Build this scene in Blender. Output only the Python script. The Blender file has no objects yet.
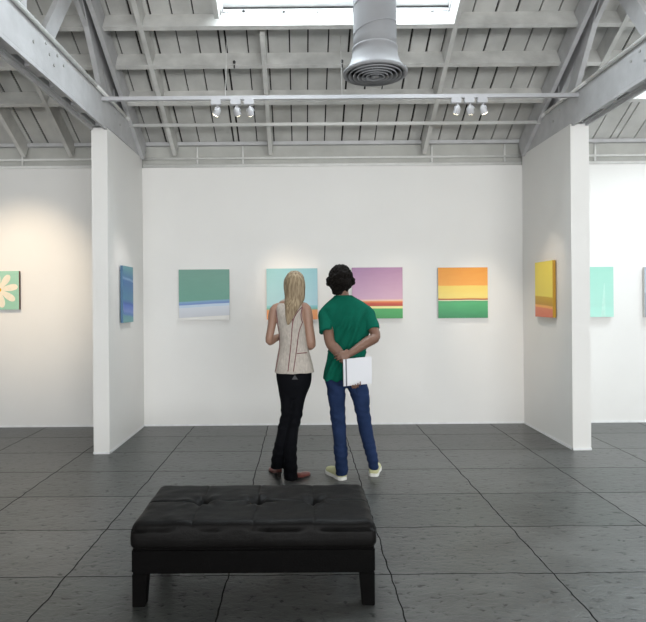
import bpy, bmesh, math, random
from mathutils import Vector, Matrix, noise
from mathutils.bvhtree import BVHTree
R = math.radians
random.seed(7)
scene = bpy.context.scene
COL = scene.collection

# ------------------------------------------------------------------ camera
F = 574.0
TH = 0.008
cam_d = bpy.data.cameras.new('camera')
cam_d.sensor_width = 36.0
cam_d.sensor_fit = 'HORIZONTAL'
cam_d.lens = 36.0 * F / 646.0
cam_d.shift_x = (323 - 302) / 646.0
cam_d.shift_y = -(311 - 300) / 646.0
cam = bpy.data.objects.new('camera', cam_d)
COL.objects.link(cam)
cam.matrix_world = Matrix.Translation((0, 0, 1.5)) @ Matrix.Rotation(R(90), 4, 'X') @ Matrix.Rotation(-TH, 4, 'Z')
scene.camera = cam

def W(px, py, Y):
    """real-world point at depth Y (metres from the camera) measured from the photograph"""
    dx, dy = px - 302.0, 300.0 - py
    a = dx + TH * dy
    b = dy - TH * dx
    return Vector((a * Y / F, Y, 1.5 + b * Y / F))

# ------------------------------------------------------------------ world, lights, exposure
world = bpy.data.worlds.new('world')
scene.world = world
world.use_nodes = True
world.node_tree.nodes['Background'].inputs[0].default_value = (0.86, 0.93, 1.0, 1)
world.node_tree.nodes['Background'].inputs[1].default_value = 1.6
scene.view_settings.view_transform = 'Standard'
scene.view_settings.look = 'None'
scene.view_settings.gamma = 1
scene.view_settings.use_curve_mapping = False
scene.view_settings.exposure = 0.20

RISE = 0.585                     # roof slope
BACK = 6.89
ANG = math.atan(RISE)
def roof_z(y): return 7.45 - RISE * y if y >= 2.0 else 7.45 - RISE * 2.0 - 0.33 * (2.0 - y)
XL, XR, YF = -6.4, 7.6, -6.5

def area(name, loc, size, size_y, power, color, rot):
    d = bpy.data.lights.new(name, 'AREA')
    d.shape = 'RECTANGLE'; d.size = size; d.size_y = size_y
    d.energy = power; d.color = color
    o = bpy.data.objects.new(name, d); COL.objects.link(o)
    o.location = loc; o.rotation_euler = rot
    return o
def slope_point(x, y, up):
    """point lying `up` metres above the roof surface, along its normal (far slope)"""
    n = Vector((0, math.sin(ANG), math.cos(ANG)))
    return Vector((x, y, roof_z(y))) + n * up
# daylight of the overcast sky coming down through the roof lights
SKY = (0.90, 0.95, 1.0)
area('skylight_main', slope_point(0.35, 4.69, 0.55), 2.3, 1.85, 230, SKY, (-ANG, 0, 0))
area('skylight_right', slope_point(5.0, 5.6, 0.45), 2.4, 1.4, 300, (0.90, 0.95, 1.0), (-ANG, 0, 0))  # unseen roof light added to brighten the right bay
area('window_daylight', (2.0, YF - 0.45, 1.75), 10.4, 2.2, 1050, (1.0, 0.962, 0.955), (R(90), 0, 0))  # added lamp outside the unseen windows, lifts back wall and ceiling

# ------------------------------------------------------------------ materials
def new_mat(name):
    m = bpy.data.materials.new(name); m.use_nodes = True
    nt = m.node_tree
    b = nt.nodes['Principled BSDF']
    return m, nt, b
def N(nt, t, **k):
    n = nt.nodes.new(t)
    for a, v in k.items(): setattr(n, a, v)
    return n
def mat(name, col, rough=0.6, var=0.0, scale=8.0, bump=0.0, bscale=60.0, metal=0.0, spec=0.5, stretch=(1, 1, 1), detail=4.0, sheen=0.0, dark=None):
    m, nt, b = new_mat(name)
    b.inputs['Roughness'].default_value = rough
    b.inputs['Metallic'].default_value = metal
    b.inputs['Specular IOR Level'].default_value = spec
    if sheen: b.inputs['Sheen Weight'].default_value = sheen
    c = (*col, 1)
    tc = N(nt, 'ShaderNodeTexCoord'); mp = N(nt, 'ShaderNodeMapping')
    mp.inputs['Scale'].default_value = stretch
    nt.links.new(tc.outputs['Object'], mp.inputs[0])
    if var > 0:
        ns = N(nt, 'ShaderNodeTexNoise'); ns.inputs['Scale'].default_value = scale; ns.inputs['Detail'].default_value = detail
        nt.links.new(mp.outputs[0], ns.inputs['Vector'])
        rp = N(nt, 'ShaderNodeValToRGB')
        d = dark or tuple(x * (1 - var) for x in col)
        rp.color_ramp.elements[0].position = 0.32; rp.color_ramp.elements[0].color = (*d, 1)
        rp.color_ramp.elements[1].position = 0.68; rp.color_ramp.elements[1].color = c
        nt.links.new(ns.outputs[0], rp.inputs[0]); nt.links.new(rp.outputs[0], b.inputs['Base Color'])
    else:
        b.inputs['Base Color'].default_value = c
    if bump > 0:
        n2 = N(nt, 'ShaderNodeTexNoise'); n2.inputs['Scale'].default_value = bscale; n2.inputs['Detail'].default_value = 3
        nt.links.new(mp.outputs[0], n2.inputs['Vector'])
        bp = N(nt, 'ShaderNodeBump'); bp.inputs['Strength'].default_value = bump; bp.inputs['Distance'].default_value = 0.01
        nt.links.new(n2.outputs[0], bp.inputs['Height']); nt.links.new(bp.outputs[0], b.inputs['Normal'])
    return m

M = {}
M['drywall'] = mat('painted_drywall', (0.80, 0.79, 0.77), 0.65, 0.03, 1.5, 0.04, 90)
M['roof_paint'] = mat('painted_rough_timber', (0.66, 0.655, 0.63), 0.75, 0.25, 5, 0.25, 40, stretch=(1, 1, 1))
M['board_paint'] = mat('painted_roof_boards', (0.62, 0.615, 0.59), 0.8, 0.25, 3, 0.2, 30)
M['beam_paint'] = mat('painted_beam', (0.56, 0.56, 0.57), 0.6, 0.16, 6, 0.2, 30)
M['underlay'] = mat('roof_underlay', (0.03, 0.028, 0.026), 0.9)
M['curb'] = mat('skylight_curb_white', (0.85, 0.86, 0.86), 0.5, 0.12, 14)
M['pipe'] = mat('painted_conduit', (0.78, 0.78, 0.76), 0.45, 0.08, 10)
M['track'] = mat('track_enamel', (0.52, 0.52, 0.54), 0.35)
M['duct'] = mat('painted_grey_duct', (0.33, 0.335, 0.35), 0.6, 0.10, 5, 0.05, 20, spec=.3)
M['duct_dark'] = mat('duct_inside', (0.05, 0.05, 0.05), 0.8)
M['wood_dark'] = mat('black_stained_wood', (0.003, 0.0028, 0.0028), 0.5, 0.2, 20, spec=0.04)
M['old_bolt'] = mat('worn_bolt', (0.42, 0.42, 0.41), 0.5)
M['iron'] = mat('dark_iron', (0.04, 0.04, 0.04), 0.5)
M['canvas'] = mat('canvas_edge', (0.62, 0.61, 0.58), 0.8, 0.05, 60)

def leather():
    m, nt, b = new_mat('black_leather')
    b.inputs['Base Color'].default_value = (0.004, 0.0036, 0.0035, 1)
    b.inputs['Specular IOR Level'].default_value = 0.12
    b.inputs['Roughness'].default_value = 0.38
    tc = N(nt, 'ShaderNodeTexCoord')
    v = N(nt, 'ShaderNodeTexVoronoi'); v.inputs['Scale'].default_value = 180
    n1 = N(nt, 'ShaderNodeTexNoise'); n1.inputs['Scale'].default_value = 9; n1.inputs['Detail'].default_value = 3
    nt.links.new(tc.outputs['Object'], v.inputs['Vector']); nt.links.new(tc.outputs['Object'], n1.inputs['Vector'])
    b1 = N(nt, 'ShaderNodeBump'); b1.inputs['Strength'].default_value = 0.12; b1.inputs['Distance'].default_value = 0.004
    b2 = N(nt, 'ShaderNodeBump'); b2.inputs['Strength'].default_value = 0.5; b2.inputs['Distance'].default_value = 0.012
    nt.links.new(v.outputs[0], b1.inputs['Height']); nt.links.new(n1.outputs[0], b2.inputs['Height'])
    nt.links.new(b1.outputs[0], b2.inputs['Normal']); nt.links.new(b2.outputs[0], b.inputs['Normal'])
    rp = N(nt, 'ShaderNodeMapRange'); rp.inputs[3].default_value = 0.42; rp.inputs[4].default_value = 0.62
    nt.links.new(n1.outputs[0], rp.inputs[0]); nt.links.new(rp.outputs[0], b.inputs['Roughness'])
    return m
M['leather'] = leather()

def floor_mat():
    m, nt, b = new_mat('slate_floor_tiles')
    L = nt.links.new
    tc = N(nt, 'ShaderNodeTexCoord')
    n0 = N(nt, 'ShaderNodeTexNoise'); n0.inputs['Scale'].default_value = 6; n0.inputs['Detail'].default_value = 5
    L(tc.outputs['Object'], n0.inputs['Vector'])
    sub = N(nt, 'ShaderNodeVectorMath', operation='SUBTRACT'); sub.inputs[1].default_value = (0.5, 0.5, 0.5)
    L(n0.outputs['Color'], sub.inputs[0])
    sc = N(nt, 'ShaderNodeVectorMath', operation='SCALE'); sc.inputs['Scale'].default_value = 0.034
    L(sub.outputs[0], sc.inputs[0])
    ad = N(nt, 'ShaderNodeVectorMath', operation='ADD'); L(tc.outputs['Object'], ad.inputs[0]); L(sc.outputs[0], ad.inputs[1])
    off = N(nt, 'ShaderNodeVectorMath', operation='ADD'); off.inputs[1].default_value = (0.415 + 8.85, -3.13 + 12.88, 0)
    L(ad.outputs[0], off.inputs[0])
    br = N(nt, 'ShaderNodeTexBrick'); br.offset = 0.0; br.squash = 1.0
    br.inputs['Color1'].default_value = (0, 0, 0, 1); br.inputs['Color2'].default_value = (1, 1, 1, 1); br.inputs['Mortar'].default_value = (0.5, 0.5, 0.5, 1)
    br.inputs['Scale'].default_value = 1.0; br.inputs['Brick Width'].default_value = 0.885; br.inputs['Row Height'].default_value = 0.644
    br.inputs['Mortar Size'].default_value = 0.0048; br.inputs['Mortar Smooth'].default_value = 0.3
    L(off.outputs[0], br.inputs['Vector'])
    # cleft slate: streaky noise
    mp = N(nt, 'ShaderNodeMapping'); mp.inputs['Scale'].default_value = (1.0, 1.7, 1.0); L(tc.outputs['Object'], mp.inputs[0])
    n1 = N(nt, 'ShaderNodeTexNoise'); n1.inputs['Scale'].default_value = 2.2; n1.inputs['Detail'].default_value = 9; n1.inputs['Roughness'].default_value = 0.62
    L(mp.outputs[0], n1.inputs['Vector'])
    n2 = N(nt, 'ShaderNodeTexNoise'); n2.inputs['Scale'].default_value = 17; n2.inputs['Detail'].default_value = 7; n2.inputs['Roughness'].default_value = 0.6; n2.inputs['Distortion'].default_value = 0.6
    L(mp.outputs[0], n2.inputs['Vector'])
    r1 = N(nt, 'ShaderNodeValToRGB'); e = r1.color_ramp.elements
    e[0].position = 0.30; e[0].color = (0.050, 0.052, 0.0515, 1); e[1].position = 0.72; e[1].color = (0.104, 0.107, 0.104, 1)
    L(n1.outputs[0], r1.inputs[0])
    # per tile tint
    r3 = N(nt, 'ShaderNodeValToRGB'); e = r3.color_ramp.elements
    e[0].color = (0.66, 0.70, 0.68, 1); e[1].color = (1.15, 1.12, 1.10, 1)
    L(br.outputs['Color'], r3.inputs[0])
    mu = N(nt, 'ShaderNodeMixRGB', blend_type='MULTIPLY'); mu.inputs[0].default_value = 1
    L(r1.outputs[0], mu.inputs[1]); L(r3.outputs[0], mu.inputs[2])
    # pits: small dark flakes
    r2 = N(nt, 'ShaderNodeValToRGB'); e = r2.color_ramp.elements
    e[0].position = 0.34; e[0].color = (0.35, 0.35, 0.35, 1); e[1].position = 0.42; e[1].color = (1, 1, 1, 1)
    L(n2.outputs[0], r2.inputs[0])
    mu2 = N(nt, 'ShaderNodeMixRGB', blend_type='MULTIPLY'); mu2.inputs[0].default_value = 0.8
    L(mu.outputs[0], mu2.inputs[1]); L(r2.outputs[0], mu2.inputs[2])
    mx = N(nt, 'ShaderNodeMixRGB'); mx.inputs[2].default_value = (0.018, 0.018, 0.018, 1)
    L(br.outputs['Fac'], mx.inputs[0]); L(mu2.outputs[0], mx.inputs[1]); L(mx.outputs[0], b.inputs['Base Color'])
    mr = N(nt, 'ShaderNodeMapRange'); mr.inputs[3].default_value = 0.24; mr.inputs[4].default_value = 0.42
    L(n1.outputs[0], mr.inputs[0]); L(mr.outputs[0], b.inputs['Roughness'])
    iv = N(nt, 'ShaderNodeMath', operation='SUBTRACT'); iv.inputs[0].default_value = 1; L(br.outputs['Fac'], iv.inputs[1])
    sp_ = N(nt, 'ShaderNodeMath', operation='MULTIPLY'); L(iv.outputs[0], sp_.inputs[0]); L(r2.outputs[0], sp_.inputs[1])
    sq = N(nt, 'ShaderNodeMath', operation='MULTIPLY'); sq.inputs[1].default_value = 0.50; L(sp_.outputs[0], sq.inputs[0]); L(sq.outputs[0], b.inputs['Specular IOR Level'])
    ms = N(nt, 'ShaderNodeMath', operation='MULTIPLY'); ms.inputs[1].default_value = -1.2; L(br.outputs['Fac'], ms.inputs[0])
    m3 = N(nt, 'ShaderNodeMath', operation='ADD'); L(ms.outputs[0], m3.inputs[0]); L(n2.outputs[0], m3.inputs[1])
    m4 = N(nt, 'ShaderNodeMath', operation='ADD'); L(m3.outputs[0], m4.inputs[0]); L(n1.outputs[0], m4.inputs[1])
    bp = N(nt, 'ShaderNodeBump'); bp.inputs['Strength'].default_value = 0.42; bp.inputs['Distance'].default_value = 0.010
    L(m4.outputs[0], bp.inputs['Height']); L(bp.outputs[0], b.inputs['Normal'])
    return m
M['floor'] = floor_mat()

def glass_mat():
    m, nt, b = new_mat('skylight_glazing')
    out = nt.nodes['Material Output']; nt.nodes.remove(b)
    t = N(nt, 'ShaderNodeBsdfTransparent'); t.inputs[0].default_value = (0.95, 0.97, 0.97, 1)
    g = N(nt, 'ShaderNodeBsdfGlossy'); g.inputs['Roughness'].default_value = 0.1
    mx = N(nt, 'ShaderNodeMixShader'); mx.inputs[0].default_value = 0.06
    nt.links.new(t.outputs[0], mx.inputs[1]); nt.links.new(g.outputs[0], mx.inputs[2]); nt.links.new(mx.outputs[0], out.inputs[0])
    return m
M['glass'] = glass_mat()

def emit_mat(name, col, s):
    m, nt, b = new_mat(name)
    b.inputs['Base Color'].default_value = (*col, 1)
    b.inputs['Emission Color'].default_value = (*col, 1)
    b.inputs['Emission Strength'].default_value = s
    return m
M['lamp'] = emit_mat('halogen_lens', (1.0, 0.86, 0.62), 12)

# ------------------------------------------------------------------ mesh helpers
def props(o, label=None, cat=None, group=None, kind=None):
    if label: o['label'] = label
    if cat: o['category'] = cat
    if group: o['group'] = group
    if kind: o['kind'] = kind
    return o
def empty(name, loc, label, cat, group=None):
    o = bpy.data.objects.new(name, None); COL.objects.link(o)
    o.location = loc; o.empty_display_size = 0.1
    return props(o, label, cat, group)
def link(name, bm, m, parent=None, smooth=False):
    me = bpy.data.meshes.new(name)
    bmesh.ops.recalc_face_normals(bm, faces=bm.faces[:])
    bm.to_mesh(me); bm.free()
    for mm in (m if isinstance(m, (list, tuple)) else [m]): me.materials.append(mm)
    if smooth:
        for p in me.polygons: p.use_smooth = True
    o = bpy.data.objects.new(name, me); COL.objects.link(o)
    if parent is not None:
        # meshes are written in world coordinates; keep them there under the parent's origin
        o.parent = parent
        o.location = -Vector(parent.location) if parent.type == 'EMPTY' else Vector((0, 0, 0))
    return o
def box(bm, x0, x1, y0, y1, z0, z1, mi=0):
    vs = [bm.verts.new((x, y, z)) for x in (x0, x1) for y in (y0, y1) for z in (z0, z1)]
    fs = []
    for q in ((0, 1, 3, 2), (4, 6, 7, 5), (0, 4, 5, 1), (2, 3, 7, 6), (0, 2, 6, 4), (1, 5, 7, 3)):
        f = bm.faces.new([vs[i] for i in q]); f.material_index = mi; fs.append(f)
    return vs
def bar(bm, a, b, w, h, up=Vector((0, 0, 1))):
    """rectangular timber from a to b, w across, h along `up`"""
    a, b = Vector(a), Vector(b)
    t = (b - a).normalized(); s = t.cross(up).normalized(); u = s.cross(t).normalized()
    vs = []
    for p in (a, b):
        for i, j in ((-1, -1), (1, -1), (1, 1), (-1, 1)):
            vs.append(bm.verts.new(p + s * (i * w / 2) + u * (j * h / 2)))
    for q in ((0, 1, 2, 3), (7, 6, 5, 4), (0, 4, 5, 1), (1, 5, 6, 2), (2, 6, 7, 3), (3, 7, 4, 0)):
        bm.faces.new([vs[i] for i in q])
    return vs
def catmull(P, n):
    out = []
    for i in range(len(P) - 1):
        p0 = P[max(i - 1, 0)]; p1 = P[i]; p2 = P[i + 1]; p3 = P[min(i + 2, len(P) - 1)]
        for k in range(n):
            t = k / n
            out.append([0.5 * ((2 * b) + (-a + c) * t + (2 * a - 5 * b + 4 * c - d) * t * t + (-a + 3 * b - 3 * c + d) * t ** 3) for a, b, c, d in zip(p0, p1, p2, p3)])
    out.append(list(P[-1]))
    return out
def tube(bm, pts, rads, n=14, sub=4, caps=(True, True), ref=Vector((1, 0, 0)), flat=False, sup=1.0, mi=0):
    """loft of elliptic rings; rads = r or (ra, rb): ra along ref, rb across. flat=True keeps rings horizontal"""
    P = []
    for p, r in zip(pts, rads):
        ra, rb = (r if isinstance(r, (tuple, list)) else (r, r))
        P.append([p[0], p[1], p[2], ra, rb])
    Q = catmull(P, sub) if sub > 1 else P
    pos = [Vector(q[:3]) for q in Q]
    rings = []
    tang = []
    for i in range(len(pos)):
        t = (pos[min(i + 1, len(pos) - 1)] - pos[max(i - 1, 0)])
        tang.append(t.normalized() if t.length > 1e-9 else Vector((0, 0, 1)))
    seq = [(pos[i], Q[i][3], Q[i][4], tang[i]) for i in range(len(pos))]
    if caps[0]:
        p, a, b, t = seq[0]; m = min(a, b)
        seq = [(p - t * m * 0.92, a * .38, b * .38, t), (p - t * m * 0.62, a * .78, b * .78, t)] + seq
    if caps[1]:
        p, a, b, t = seq[-1]; m = min(a, b)
        seq = seq + [(p + t * m * 0.62, a * .78, b * .78, t), (p + t * m * 0.92, a * .38, b * .38, t)]
    for p, ra, rb, t in seq:
        if flat:
            A, B = Vector((1, 0, 0)), Vector((0, 1, 0))
        else:
            A = (ref - t * ref.dot(t))
            if A.length < 1e-4: A = Vector((0, 1, 0)) - t * t.y
            A.normalize(); B = t.cross(A)
        ring = []
        for k in range(n):
            an = 2 * math.pi * k / n
            c, s = math.cos(an), math.sin(an)
            if sup != 1.0:
                c = math.copysign(abs(c) ** sup, c); s = math.copysign(abs(s) ** sup, s)
            ring.append(bm.verts.new(p + A * (ra * c) + B * (rb * s)))
        rings.append(ring)
    for r0, r1 in zip(rings, rings[1:]):
        for k in range(n):
            f = bm.faces.new((r0[k], r0[(k + 1) % n], r1[(k + 1) % n], r1[k])); f.material_index = mi
    for r, rev in ((rings[0], True), (rings[-1], False)):
        f = bm.faces.new(list(reversed(r)) if rev else r); f.material_index = mi
ICO = {}
def blob(bm, c, r, rot=None, sub=3):
    if not isinstance(r, (tuple, list)): r = (r, r, r)
    mtx = Matrix.Translation(c) @ (rot if rot else Matrix.Identity(4)) @ Matrix.Diagonal((*r, 1))
    if sub not in ICO:
        t = bmesh.new(); bmesh.ops.create_icosphere(t, subdivisions=sub, radius=1.0); t.verts.index_update()
        ICO[sub] = ([v.co.copy() for v in t.verts], [[v.index for v in f.verts] for f in t.faces]); t.free()
    vs = [bm.verts.new(mtx @ p) for p in ICO[sub][0]]
    for f in ICO[sub][1]: bm.faces.new([vs[i] for i in f])
def cyl(bm, a, b, r, n=12, r2=None):
    tube(bm, [a, b], [r, r if r2 is None else r2], n=n, sub=1, caps=(False, False), ref=Vector((1, 0.01, 0.003)))
def bake(bm, voxel, smooth=4, fac=0.5):
    """union of the closed pieces in bm as one continuous skin"""
    bmesh.ops.recalc_face_normals(bm, faces=bm.faces[:])
    me = bpy.data.meshes.new('tmp'); bm.to_mesh(me); bm.free()
    o = bpy.data.objects.new('tmp', me); COL.objects.link(o)
    r = o.modifiers.new('r', 'REMESH'); r.mode = 'VOXEL'; r.voxel_size = voxel; r.use_smooth_shade = True
    if smooth:
        s = o.modifiers.new('s', 'SMOOTH'); s.factor = fac; s.iterations = smooth
    dg = bpy.context.evaluated_depsgraph_get(); dg.update()
    out = bpy.data.meshes.new_from_object(o.evaluated_get(dg))
    bpy.data.objects.remove(o); bpy.data.meshes.remove(me)
    return out
def link_me(name, me, m, parent=None):
    me.name = name
    me.materials.clear(); me.materials.append(m)
    for p in me.polygons: p.use_smooth = True
    o = bpy.data.objects.new(name, me); COL.objects.link(o)
    if parent is not None:
        o.parent = parent
        o.location = -Vector(parent.location) if parent.type == 'EMPTY' else Vector((0, 0, 0))
    return o
def bevel(bm, w, seg=2):
    bmesh.ops.bevel(bm, geom=bm.edges[:], offset=w, segments=seg, affect='EDGES', clamp_overlap=True)

# ------------------------------------------------------------------ setting: floor and walls
bm = bmesh.new(); box(bm, XL - .1, XR + .1, YF - .1, BACK + .3, -0.1, 0.0)
props(link('floor', bm, M['floor']), kind='structure')

bm = bmesh.new(); box(bm, XL, XR, BACK, BACK + .25, 0, 3.10)
props(link('wall_back', bm, M['drywall']), kind='structure')
bm = bmesh.new(); box(bm, XL, XR, BACK + .055, BACK + .25, 3.10, 3.40)
props(link('wall_back_upper', bm, mat('old_grey_wall_paint', (0.50, 0.50, 0.47), .8, .15, 4, .2, 30)), kind='structure')
bm = bmesh.new(); box(bm, XL, XR, BACK - .01, BACK + .055, 3.365, 3.405)
props(link('trim_1', bm, M['beam_paint']), kind='structure')
def gable(name, x0, x1):
    bm = bmesh.new()
    prof = [(YF, 0), (BACK + .25, 0), (BACK + .25, roof_z(BACK + .25)), (2.0, roof_z(2.0)), (YF, roof_z(YF))]
    a = [bm.verts.new((x0, y, z)) for y, z in prof]; b = [bm.verts.new((x1, y, z)) for y, z in prof]
    bm.faces.new(a); bm.faces.new(list(reversed(b)))
    for i in range(5): bm.faces.new((a[i], b[i], b[(i + 1) % 5], a[(i + 1) % 5]))
    props(link(name, bm, M['drywall']), kind='structure')
gable('wall_left', XL - .15, XL)
gable('wall_right', XR, XR + .15)
WX0, WX1, WZ0, WZ1 = -3.2, 7.2, 0.6, 2.9
bm = bmesh.new(); box(bm, XL, WX0, YF - .15, YF, 0, roof_z(YF) + .02); box(bm, WX1, XR, YF - .15, YF, 0, roof_z(YF) + .02)
box(bm, WX0, WX1, YF - .15, YF, 0, WZ0); box(bm, WX0, WX1, YF - .15, YF, WZ1, roof_z(YF) + .02)
props(link('wall_front', bm, M['drywall']), kind='structure')
for i in range(6):  # unseen window row, added behind the camera to let in light
    a, b_ = WX0 + (WX1 - WX0) * i / 6, WX0 + (WX1 - WX0) * (i + 1) / 6
    e = bpy.data.objects.new('window_%d' % (i + 1), None); COL.objects.link(e); e.location = ((a + b_) / 2, YF - .07, WZ0); e['kind'] = 'structure'
    b = bmesh.new()
    box(b, a, a + .05, YF - .12, YF - .03, WZ0, WZ1); box(b, b_ - .05, b_, YF - .12, YF - .03, WZ0, WZ1)
    box(b, a + .05, b_ - .05, YF - .12, YF - .03, WZ0, WZ0 + .05); box(b, a + .05, b_ - .05, YF - .12, YF - .03, WZ1 - .05, WZ1)
    box(b, a + .05, b_ - .05, YF - .10, YF - .05, 2.08, 2.12)
    link('window_frame', b, M['curb'], e)
    b = bmesh.new(); box(b, a + .05, b_ - .05, YF - .08, YF - .074, WZ0 + .05, WZ1 - .05); link('pane', b, M['glass'], e)

WL0, WL1, WR0, WR1, WY = -2.062, -1.905, 2.655, 2.836, 5.65
for nm, a, b in (('wall_wing_left', WL0, WL1), ('wall_wing_right', WR0, WR1)):
    bm = bmesh.new(); box(bm, a, b, WY, BACK, 0, 3.213)
    props(link(nm, bm, M['drywall']), kind='structure')
# slim white reveal along the foot of the walls
for nm, segs in (('baseboard_back', [(XL, WL0 - .006), (WL1 + .006, WR0 - .006), (WR1 + .006, XR)]),):
    for i, (a, b) in enumerate(segs):
        bm = bmesh.new(); box(bm, a, b, BACK - .006, BACK, 0, .022)
        props(link(nm + ['_left', '', '_right'][i], bm, M['curb']), kind='structure')
for nm, a, b in (('baseboard_wing_left', WL0, WL1), ('baseboard_wing_right', WR0, WR1)):
    bm = bmesh.new()
    box(bm, a - .006, a, WY - .006, BACK, 0, .022); box(bm, b, b + .006, WY - .006, BACK, 0, .022); box(bm, a - .006, b + .006, WY - .006, WY, 0, .022)
    props(link(nm, bm, M['curb']), kind='structure')

# ------------------------------------------------------------------ roof boards (with real gaps), underlay above
SK = [(-0.74, 1.44, 3.85, 5.50), (3.80, 6.3, 4.95, 6.35)]        # roof lights in the far slope, the right one added unseen: x0, x1, y0, y1
def far_pt(x, y, up):
    return slope_point(x, y, up)
bm = bmesh.new(); bu = bmesh.new()
def slope_box(b, x0, x1, y0, y1, u0, u1):
    vs = [b.verts.new(far_pt(x, y, u)) for x in (x0, x1) for y in (y0, y1) for u in (u0, u1)]
    for q in ((0, 1, 3, 2), (4, 6, 7, 5), (0, 4, 5, 1), (2, 3, 7, 6), (0, 2, 6, 4), (1, 5, 7, 3)):
        b.faces.new([vs[i] for i in q])
def strips(x0, x1):
    """y ranges left free of roof lights between x0 and x1"""
    cuts = [(s[2], s[3]) for s in SK if x1 > s[0] and x0 < s[1]]
    if not cuts: return [(2.0, BACK + .25)]
    return [(2.0, cuts[0][0]), (cuts[0][1], BACK + .25)]
x = XL
edges = sorted({s[0] for s in SK} | {s[1] for s in SK})
while x < XR:
    w = random.choice((0.185, 0.195, 0.205, 0.215))
    x1 = min(x + w, XR)
    for e in edges:
        if x < e < x1: x1 = e
    g = 0.007 if random.random() > .12 else 0.014
    for y0, y1 in strips(x + .01, x1 - .01):
        slope_box(bm, x + g, x1 - g, y0, y1, 0.0, 0.022)
    x = x1
props(link('ceiling', bm, M['board_paint']), kind='structure')
xs = [XL] + edges + [XR]
for a, b in zip(xs, xs[1:]):
    for y0, y1 in strips(a + .01, b - .01):
        slope_box(bu, a, b, y0, y1, 0.026, 0.06)
props(link('ceiling_underlay', bu, M['underlay']), kind='structure')
# near slope, above and behind the viewer, with its own roof light
bm = bmesh.new()
def near_quad(x0, x1, y0, y1):
    vs = [bm.verts.new((x, y, roof_z(y) + d)) for x in (x0, x1) for y in (y0, y1) for d in (0, .06)]
    for q in ((0, 1, 3, 2), (4, 6, 7, 5), (0, 4, 5, 1), (2, 3, 7, 6), (0, 2, 6, 4), (1, 5, 7, 3)):
        bm.faces.new([vs[i] for i in q])
near_quad(XL, XR, YF - .1, 2.0)
props(link('ceiling_rear', bm, M['board_paint']), kind='structure')

# roof lights: white curb, frame with glazing bars, glass
def roof_light(k, s, label, where):
    x0, x1, y0, y1 = s
    e = empty('skylight', far_pt((x0 + x1) / 2, (y0 + y1) / 2, 0), label, 'skylight')
    b = bmesh.new()
    slope_box(b, x0 - .04, x1 + .04, y1, y1 + .04, 0.0, .16); slope_box(b, x0 - .04, x1 + .04, y0 - .04, y0, 0.0, .16)
    slope_box(b, x0 - .04, x0, y0, y1, 0.0, .16); slope_box(b, x1, x1 + .04, y0, y1, 0.0, .16)
    link('curb', b, M['curb'], e)
    b = bmesh.new()
    slope_box(b, x0, x1, y1 - .06, y1, .12, .165); slope_box(b, x0, x1, y0, y0 + .05, .12, .165)
    slope_box(b, x0, x0 + .05, y0 + .05, y1 - .06, .12, .165); slope_box(b, x1 - .05, x1, y0 + .05, y1 - .06, .12, .165)
    slope_box(b, x0 + .05, x1 - .05, y1 - .46, y1 - .42, .12, .165)
    link('frame', b, M['curb'], e)
    b = bmesh.new(); slope_box(b, x0 + .002, x1 - .002, y1 - .008, y1 - .001, .100, .116); link('gasket', b, M['iron'], e)
    for i in range(6):
        xx = x0 + .2 + (x1 - x0 - .4) * i / 5 + .03 * (i % 2); b = bmesh.new(); slope_box(b, xx - .012, xx + .012, y1 - .014, y1 - .001, .05 - .02 * (i % 3), .066 - .02 * (i % 3)); link('screw', b, M['iron'], e)
    nb = 4
    for i in range(1, nb):
        b = bmesh.new(); xx = x0 + (x1 - x0) * i / nb
        slope_box(b, xx - .015, xx + .015, y0 + .05, y1 - .06, .13, .155); link('glazing_bar', b, M['curb'], e)
    b = bmesh.new(); slope_box(b, x0 + .02, x1 - .02, y0 + .02, y1 - .02, .17, .176); link('pane', b, M['glass'], e)
roof_light(0, SK[0], 'bright skylight in the white roof above the couple, behind the round duct', 'c')
roof_light(1, SK[1], 'skylight in the roof over the bright bay beyond the right wing wall', 'r')

# ------------------------------------------------------------------ purlins and rafters
DN = Vector((0, -math.sin(ANG), -math.cos(ANG)))     # into the room, square to the roof
DS = Vector((0, math.cos(ANG), -math.sin(ANG)))      # down the slope
TR = ((-2.045, -1.80), (2.60, 2.83))                 # widths taken by the two trusses
def purlin(y, x0, x1, label, group='roof purlins', h=.185):
    """y = depth of the lower edge of the timber"""
    top = Vector((0, y, 0)) - Vector((0, DN.y * h, 0)); yy = top.y
    e = empty('roof_purlin', (0, 0, 0), label, 'purlin', group)
    o = None
    b = bmesh.new(); slope_box(b, x0, x1, yy - .045 * math.cos(ANG), yy, -h, -.001)
    bpy.data.objects.remove(e)
    o = link('roof_purlin', b, M['roof_paint']); props(o, label, 'purlin', group)
bays = [(-6.4, -2.013, 'left bay'), (-1.855, 2.616, 'middle bay'), (2.775, 7.6, 'right bay')]
rows = [(6.20, 'lowest'), (5.80, 'second'), (5.43, 'third')]
for x0, x1, bn in bays:
    for y, wn in rows:
        purlin(y, x0, 3.74 if x1 > 7 else x1, f'painted roof purlin across the {bn}, {wn} up from the back wall')
for y, wn in ((5.05, 'fourth'), (4.67, 'fifth'), (4.29, 'sixth')):
    purlin(y, -6.4, -2.013, f'painted roof purlin across the left bay, {wn} up from the back wall')
    purlin(y, -1.855, -0.80, f'short roof purlin left of the skylight, {wn} up from the back wall')
    purlin(y, 1.50, 2.616, f'short roof purlin right of the skylight, {wn} up from the back wall')
    purlin(y, 2.775, 3.70, f'short roof purlin beyond the right truss, {wn} up from the back wall')
def rafter(x, y0, y1, label, w=.045, h=.192):
    b = bmesh.new(); slope_box(b, x - w / 2, x + w / 2, y0, y1, -h, -.002)
    o = link('roof_rafter', b, M['roof_paint']); props(o, label, 'rafter', 'roof rafters')
rafter(-1.50, 2.6, 6.93, 'slim roof rafter just right of the left truss')
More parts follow.
